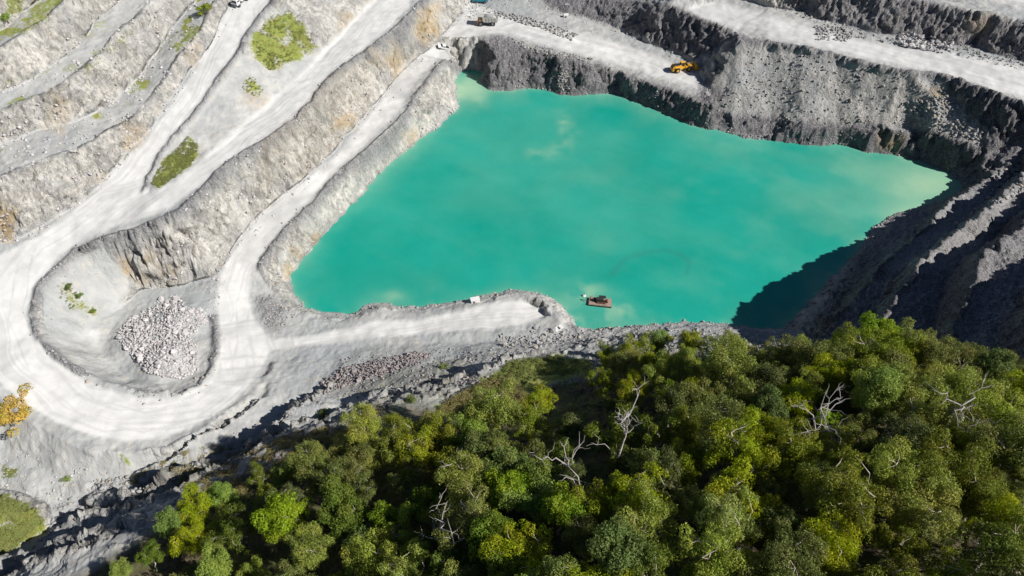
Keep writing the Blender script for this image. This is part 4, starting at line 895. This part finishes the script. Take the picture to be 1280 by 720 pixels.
def haul_truck():                                   # faces +x, about 10 m long
    t = empty('haul_truck', (0, 0, 0))
    MB().box((-.6, 0, 1.5), (8.2, 1.5, .55)).box((3.0, 0, 1.5), (1.6, 2.6, .7)).cyl((-2.6, 0, 1.25), .4, 3.2, 'Y').build('chassis', STL, t)
    b = MB().prism([(-4.9, 2.5), (-4.3, 2.0), (1.2, 1.95), (1.9, 2.7), (2.0, 4.3), (4.3, 4.55), (4.3, 4.7), (1.8, 4.5), (1.55, 2.95), (.95, 2.3), (-4.2, 2.35), (-4.9, 2.85)], -2.0, 2.0, .03)
    b.prism([(-5.0, 2.4), (-4.3, 2.0), (1.2, 1.95), (1.95, 2.7), (2.05, 4.5), (1.2, 4.2), (-5.0, 3.9)], 1.95, 2.13, .02).prism([(-5.0, 2.4), (-4.3, 2.0), (1.2, 1.95), (1.95, 2.7), (2.05, 4.5), (1.2, 4.2), (-5.0, 3.9)], -2.13, -1.95, .02)
    for x in (-4, -2.6, -1.2, .2): b.box((x, 2.2, 3.0), (.22, .18, 1.9), bev=.02).box((x, -2.2, 3.0), (.22, .18, 1.9), bev=.02)
    tr = b.build('dump_body', BODY, t)
    ld = MB(); ld.prism([(-4.3, 2.4), (1.2, 2.4), (1.5, 3.6), (-.3, 4.5), (-2.4, 4.4), (-4.0, 3.4)], -1.8, 1.8, .3).build('payload', M_ROCKG, t)
    c = MB().box((2.9, 1.0, 3.05), (1.7, 1.6, 1.6), bev=.1, taper=(.85, .95)).build('cab', TAN, t)
    MB().box((3.72, 1.0, 3.3), (.12, 1.3, .7), (0, -.12, 0), .02).box((2.9, 1.8, 3.3), (1.2, .1, .7), bev=.02).build('window', GL, c)
    MB().box((3.0, -.9, 2.75), (1.9, 2.0, 1.0), bev=.08).box((4.0, 0, 2.2), (.5, 3.2, .95), bev=.08).build('hood', TAN, t)
    MB().box((4.28, 0, 2.1), (.12, 1.8, .8), bev=.02).build('grille', BLK, t)
    rl = MB()
    for y in (-2.0, 2.0): rl.bar((2.1, y, 3.2), (4.1, y, 3.2), .035); [rl.bar((x, y, 2.4), (x, y, 3.2), .03) for x in (2.1, 3.1, 4.1)]
    rl.bar((4.2, -2.0, 3.2), (4.2, .3, 3.2), .035).bar((4.4, 1.5, .7), (4.15, 1.5, 2.3), .04).bar((4.4, 1.9, .7), (4.15, 1.9, 2.3), .04); rl.build('handrail', Y_, t)
    for y in (-1.3, 1.3): MB().cyl((4.36, y, 1.75), .17, .1, 'X', seg=14).build('headlight', WH, t)
    for x in (3.0,): [wheel(t, x, y, 1.15, .75, STL) for y in (-1.75, 1.75)]
    for y in (-1.6, 1.6): wheel(t, -2.6, y, 1.15, 1.2, STL)
    return tag(t, 'tan cabbed haul truck carrying rock on the far haul road', 'dump truck')
place(haul_truck(), 609, 31, R(180))
def wheel_loader():                                 # faces +x, about 12 m long with the bucket
    t = empty('wheel_loader', (0, 0, 0))
    MB().prism([(-5.2, 1.5), (-4.9, 1.1), (-.6, 1.1), (-.4, 2.0), (-1.2, 2.9), (-4.8, 2.75), (-5.3, 2.2)], -1.35, 1.35, .1).box((-4.9, 0, 1.2), (.8, 2.7, .9), bev=.12).build('engine_cover', Y_, t)
    MB().box((-3.3, 0, 2.95), (2.6, 1.9, .16), bev=.03).box((-5.22, 0, 2.1), (.12, 1.8, .9), bev=.03).cyl((-3.8, .6, 3.35), .12, .8).cyl((-2.7, -.5, 3.15), .3, .4).build('exhaust_and_grille', BLK, t)
    for y in (-1.65, 1.65): MB().prism([(-4.4, 2.3), (-4.2, 2.55), (-2.1, 2.55), (-1.7, 2.1), (-1.85, 2.1), (-2.2, 2.4), (-4.1, 2.4), (-4.3, 2.2)], y - .45, y + .45, .02).build('fender', Y_, t)
    MB().box((.2, 0, 1.45), (1.4, 1.0, .9), bev=.08).box((1.9, 0, 1.5), (2.2, 1.4, 1.2), bev=.1).box((2.4, 0, 2.3), (.9, 1.3, .9), bev=.1).build('front_frame', Y_, t)
    c = MB().box((-.55, 0, 3.05), (1.7, 1.7, 1.7), bev=.1, taper=(.86, .9)).build('cab', BLK, t)
    MB().box((-.55, 0, 3.97), (1.9, 1.8, .16), bev=.05).build('roof', Y_, c)
    pl = MB(); [pl.bar((-.55 + a * .83, b * .83, 2.2), (-.55 + a * .73, b * .76, 3.9), .06) for a in (-1, 1) for b in (-1, 1)]; pl.build('pillar', Y_, c)
    MB().cyl((-.9, .4, 4.15), .1, .22).build('beacon', ORB, c)
    for y in (-.75, .75):
        MB().prism([(1.7, 2.6), (2.3, 2.9), (3.8, 2.3), (4.9, 1.3), (4.6, .9), (3.5, 1.7), (2.2, 2.2)], y - .14, y + .14, .03).build('lift_arm', Y_, t)
    MB().bar((1.9, 0, 2.9), (3.2, 0, 3.1), .12).bar((3.2, 0, 3.3), (3.3, 0, 1.9), .16).bar((3.25, 0, 3.1), (5.0, 0, 1.8), .1).bar((1.3, .5, 1.6), (3.2, .7, 2.0), .11).bar((1.3, -.5, 1.6), (3.2, -.7, 2.0), .11).build('linkage', STL, t)
    bk = MB().prism([(4.7, .5), (5.0, .2), (6.9, .35), (6.9, .5), (5.3, .55), (5.05, .9), (5.05, 1.7), (5.7, 2.5), (5.5, 2.6), (4.75, 1.9)], -2.1, 2.1, .03)
    for y in (-2.1, 2.1): bk.prism([(4.75, .5), (5.0, .2), (6.9, .35), (6.6, 1.3), (5.6, 2.55), (4.75, 1.9)], y - .06, y + .06, .01)
    for k in range(8): bk.box((7.0, -1.9 + k * .543, .4), (.4, .16, .14), (0, .05, 0), .02)
    bk.build('bucket', Y_, t)
    MB().prism([(5.0, .6), (6.4, .6), (6.1, 1.6), (5.6, 2.2), (5.1, 1.7)], -1.8, 1.8, .15).build('payload', M_ROCKG, t)
    lr = MB()
    for y in (-1.5, 1.5): lr.bar((-4.6, y * .85, 3.4), (-1.6, y * .85, 3.4), .03); [lr.bar((x, y * .85, 2.7), (x, y * .85, 3.4), .03) for x in (-4.6, -3.1, -1.6)]
    lr.build('handrail', STL, t)
    for x in (-3.1, 2.1): [wheel(t, x, y, 1.05, .85, Y_) for y in (-1.65, 1.65)]
    return tag(t, 'yellow wheel loader with raised bucket at the dark face', 'wheel loader')
place(wheel_loader(), 853, 88, R(14))
def ute(label, mat, hardtop=False, name='pickup_truck', kind='pickup truck', sc=1.0):
    t = empty(name, (0, 0, 0)); t.scale = (sc,) * 3
    MB().prism([(-2.6, .55), (2.5, .5), (2.6, .9), (2.45, 1.12), (1.2, 1.2), (-.6, 1.2), (-2.6, 1.18)], -.92, .92, .07).build('body', mat, t)
    c = MB().prism([(-.75, 1.18), (1.25, 1.18), (.65, 1.8), (-.55, 1.84)], -.8, .8, .06).build('cab', mat, t)
    MB().prism([(-.55, 1.25), (1.12, 1.25), (.6, 1.72), (-.48, 1.76)], -.83, .83, .01).build('side_window', GL, c)
    MB().box((.98, 0, 1.5), (.78, 1.4, .04), (0, R(45), 0), .01).build('windscreen', GL, c)
    if hardtop: MB().box((-1.7, 0, 1.55), (1.7, 1.7, .75), bev=.08).build('canopy', mat, t)
    else: MB().box((-1.68, 0, 1.19), (1.65, 1.5, .05), bev=.01).box((-1.5, .2, 1.35), (.8, .6, .3), bev=.03).build('load_bed', BLK, t)
    MB().box((2.6, 0, .55), (.16, 1.8, .3), bev=.05).box((-2.65, 0, .6), (.12, 1.7, .2), bev=.04).build('bumper', BLK, t)
    for y in (-.72, .72): MB().box((2.54, y, .85), (.08, .32, .18), bev=.03).build('headlight', WH, t)
    for x in (-1.6, 1.6): [wheel(t, x, y, .4, .28, STL) for y in (-.82, .82)]
    return tag(t, label, kind)
place(ute('white pickup truck with dark rear bed on the ramp beside the pit', WH, sc=1.1), 553, 61, R(205 + 0))
place(ute('teal utility vehicle parked at the top edge above the haul truck', TEAL, True, 'utility_vehicle', 'utility vehicle', 1.5), 600, 3, R(172))
def water_truck():
    t = empty('service_truck', (0, 0, 0))
    MB().box((0, 0, .95), (8.2, 1.0, .35)).build('chassis', BLK, t)
    c = MB().box((3.2, 0, 2.0), (1.9, 2.4, 2.0), bev=.14, taper=(.9, .95)).build('cab', WH, t)
    MB().box((4.12, 0, 2.35), (.1, 2.0, .8), (0, -.1, 0), .02).box((3.2, 1.18, 2.4), (1.0, .08, .65), bev=.01).box((3.2, -1.18, 2.4), (1.0, .08, .65), bev=.01).build('window', GL, c)
    MB().box((-1.2, 0, 2.0), (5.8, 2.4, 1.7), bev=.3).cyl((0, 0, 2.95), .35, .25).cyl((-2.4, 0, 2.95), .35, .25).build('tank', WH, t)
    MB().box((-1.2, 0, 1.25), (5.6, 2.5, .3)).box((-4.2, 0, 1.2), (.3, 2.3, .5)).build('side_rail', STL, t); MB().box((4.25, 0, .9), (.25, 2.3, .5), bev=.06).build('bumper', STL, t)
    for x in (3.0, -1.8, -3.1): [wheel(t, x, y, .55, .4, STL) for y in (-1.05, 1.05)]
    return tag(t, 'white tank truck driving down the upper left haul road at the top edge', 'tank truck')
place(water_truck(), 303, 3, R(248))
def light_tower():
    t = empty('lighting_tower', (0, 0, 0))
    MB().box((0, 0, .9), (2.4, 1.4, 1.1), bev=.08).build('housing', WH, t); MB().bar((0, 0, 1.4), (0, 0, 4.2), .09).bar((0, 0, 3.0), (0, 0, 6.0), .06).build('mast', STL, t)
    MB().bar((-.9, 0, 5.9), (.9, 0, 5.9), .05).build('crossbar', STL, t)
    for x in (-.75, -.25, .25, .75): MB().box((x, -.1, 6.1), (.42, .25, .42), (.3, 0, 0), .04).build('floodlight', WH, t)
    MB().bar((-1.6, 0, .4), (1.6, 0, .4), .07, sq=True).bar((0, -1.5, .3), (0, 1.5, .3), .06, sq=True).build('outrigger', STL, t)
    for y in (-.75, .75): wheel(t, -.1, y, .35, .2, STL)
    return tag(t, 'white mobile lighting tower standing at the foot of the shaded wall', 'lighting tower')
place(light_tower(), 707, 21, R(10))
def dredge():
    x, y = W(750, 379, 0); t = empty('dredge', (x, y, 0), R(-9)); t.scale = (.86, .86, .86)
    for yy in (-1.35, 1.35): MB().box((0, yy, .1), (8.2, 1.1, 1.0), bev=.12).build('pontoon', BLK, t)
    MB().box((0, 0, .68), (8.0, 3.8, .14), bev=.03).build('deck', DECK, t)
    MB().box((-.2, .1, 1.5), (2.6, 1.5, 1.4), bev=.06).cyl((.9, -.6, 1.2), .35, 1.5, 'X').box((-2.2, .3, 1.1), (1.0, 1.1, .8), bev=.05).build('pump_engine', BLK, t)
    MB().box((.4, -.9, 1.05), (3.0, .5, .55), bev=.04).cyl((2.3, .2, 1.2), .4, 1.3, 'Y').build('pump', RUST, t)
    c = MB().box((.6, 1.2, 2.1), (2.4, 1.3, .1), bev=.02); [c.bar((.6 + a, 1.2 + b, .7), (.6 + a, 1.2 + b, 2.1), .05) for a in (-1.1, 1.1) for b in (-.55, .55)]; c.build('canopy', BLK, t)
    l = MB().bar((-3.8, 0, .8), (-3.4, 0, 3.0), .09).bar((-3.8, -1.2, .8), (-3.4, 0, 3.0), .07).bar((-3.8, 1.2, .8), (-3.4, 0, 3.0), .07).bar((-3.4, 0, 3.0), (-.6, 0, 2.2), .05); l.build('gantry', RUST, t)
    MB().bar((-2.8, 0, .9), (-5.6, .3, -.6), .2).build('suction_pipe', STL, t)
    h = MB()
    for yy in (-1.8, 1.8): h.bar((-3.9, yy, 1.6), (3.9, yy, 1.6), .035); [h.bar((k, yy, .7), (k, yy, 1.6), .03) for k in (-3.9, -1.95, 0, 1.95, 3.9)]
    h.build('handrail', DECK, t)
    tag(t, 'rusty brown and black pump dredge floating off the end of the spit', 'dredge')
    x, y = W(730, 370, 0); b = empty('buoy', (x, y, .1)); MB().cyl((0, 0, 0), .55, .6, bev=.15).build('float', WH, b); MB().cyl((0, 0, .5), .12, .5).build('ring', STL, b); tag(b, 'small white round buoy floating left of the dredge', 'buoy')
dredge()
def crate_platform():
    x, y, z = hit(698, 411); t = empty('steel_frame', (x, y, z), R(40))
    f = MB(); [f.bar((-1.4, a, .25), (1.4, a, .25), .09, sq=True) for a in (-.7, .7)]; [f.bar((a, -.7, .25), (a, .7, .25), .09, sq=True) for a in (-1.4, -.45, .45, 1.4)]; f.build('frame', WH, t)
    MB().box((-.92, 0, .3), (.8, 1.2, .08)).box((.95, 0, .3), (.8, 1.2, .08)).build('panel', WH, t); tag(t, 'white rectangular steel frame lying on gravel at the tip of the spit', 'frame')
    x, y, z = hit(594, 378); t = empty('pump_shed', (x, y, z), R(15)); MB().box((0, 0, .8), (2.6, 1.5, 1.4), bev=.05).build('wall', WH, t); MB().box((0, 0, 1.56), (2.8, 1.7, .12), bev=.03).build('roof', WH, t); MB().box((-.5, -.77, .75), (.7, .04, 1.1), bev=.01).build('door', STL, t); MB().cyl((1.5, .2, .4), .15, .8, 'X').build('pipe', STL, t)
    tag(t, 'small white pump box at the water edge of the spit', 'pump box')
crate_platform()
def paint_marker():
    x, y, z = hit(663, 73); m = simple('pink_marker', (.75, .12, .2), .8, 0, .15, 2.)
    t = empty('marker_sheet', (x, y, z)); a = MB()
    for k in range(5): a.box((-.8 + k * .42, math.sin(k * 2) * .3, .22 + .05 * (k % 2)), (.5, .7, .08), (R(25), 0, k), .02)
    a.build('sheet', m, t); tag(t, 'faded pink marker sheet on the grey cliff above the far shore', 'marker')
paint_marker()

# ------------------------------------------------------------------ light
SUN_AZ = math.atan2(-.34, .94); SUN_EL = R(38)
sd = Vector((math.cos(SUN_AZ) * math.cos(SUN_EL), math.sin(SUN_AZ) * math.cos(SUN_EL), math.sin(SUN_EL)))
sl_ = bpy.data.lights.new('sun', 'SUN'); so = bpy.data.objects.new('sun', sl_); COL.objects.link(so); sl_.energy = 5.0; sl_.angle = R(.5); sl_.color = (1, .96, .9)
so.rotation_euler = sd.to_track_quat('Z', 'Y').to_euler(); so.location = (100, 100, 300)
w = bpy.data.worlds.new('World'); scene.world = w; w.use_nodes = True; nt = w.node_tree; bg = nt.nodes['Background']
sky = nt.nodes.new('ShaderNodeTexSky'); sky.sky_type = 'NISHITA'; sky.sun_disc = False; sky.sun_elevation = SUN_EL; sky.sun_rotation = math.pi / 2 - SUN_AZ; sky.altitude = 100; sky.air_density = .6; sky.dust_density = .1; sky.ozone_density = 1.5
nt.links.new(sky.outputs[0], bg.inputs[0]); bg.inputs[1].default_value = .05
scene.view_settings.view_transform = 'Standard'; scene.view_settings.look = 'None'; scene.view_settings.exposure = .27; scene.view_settings.gamma = 1
scene.render.engine = 'CYCLES'; scene.cycles.max_bounces = 5; scene.cycles.diffuse_bounces = 2
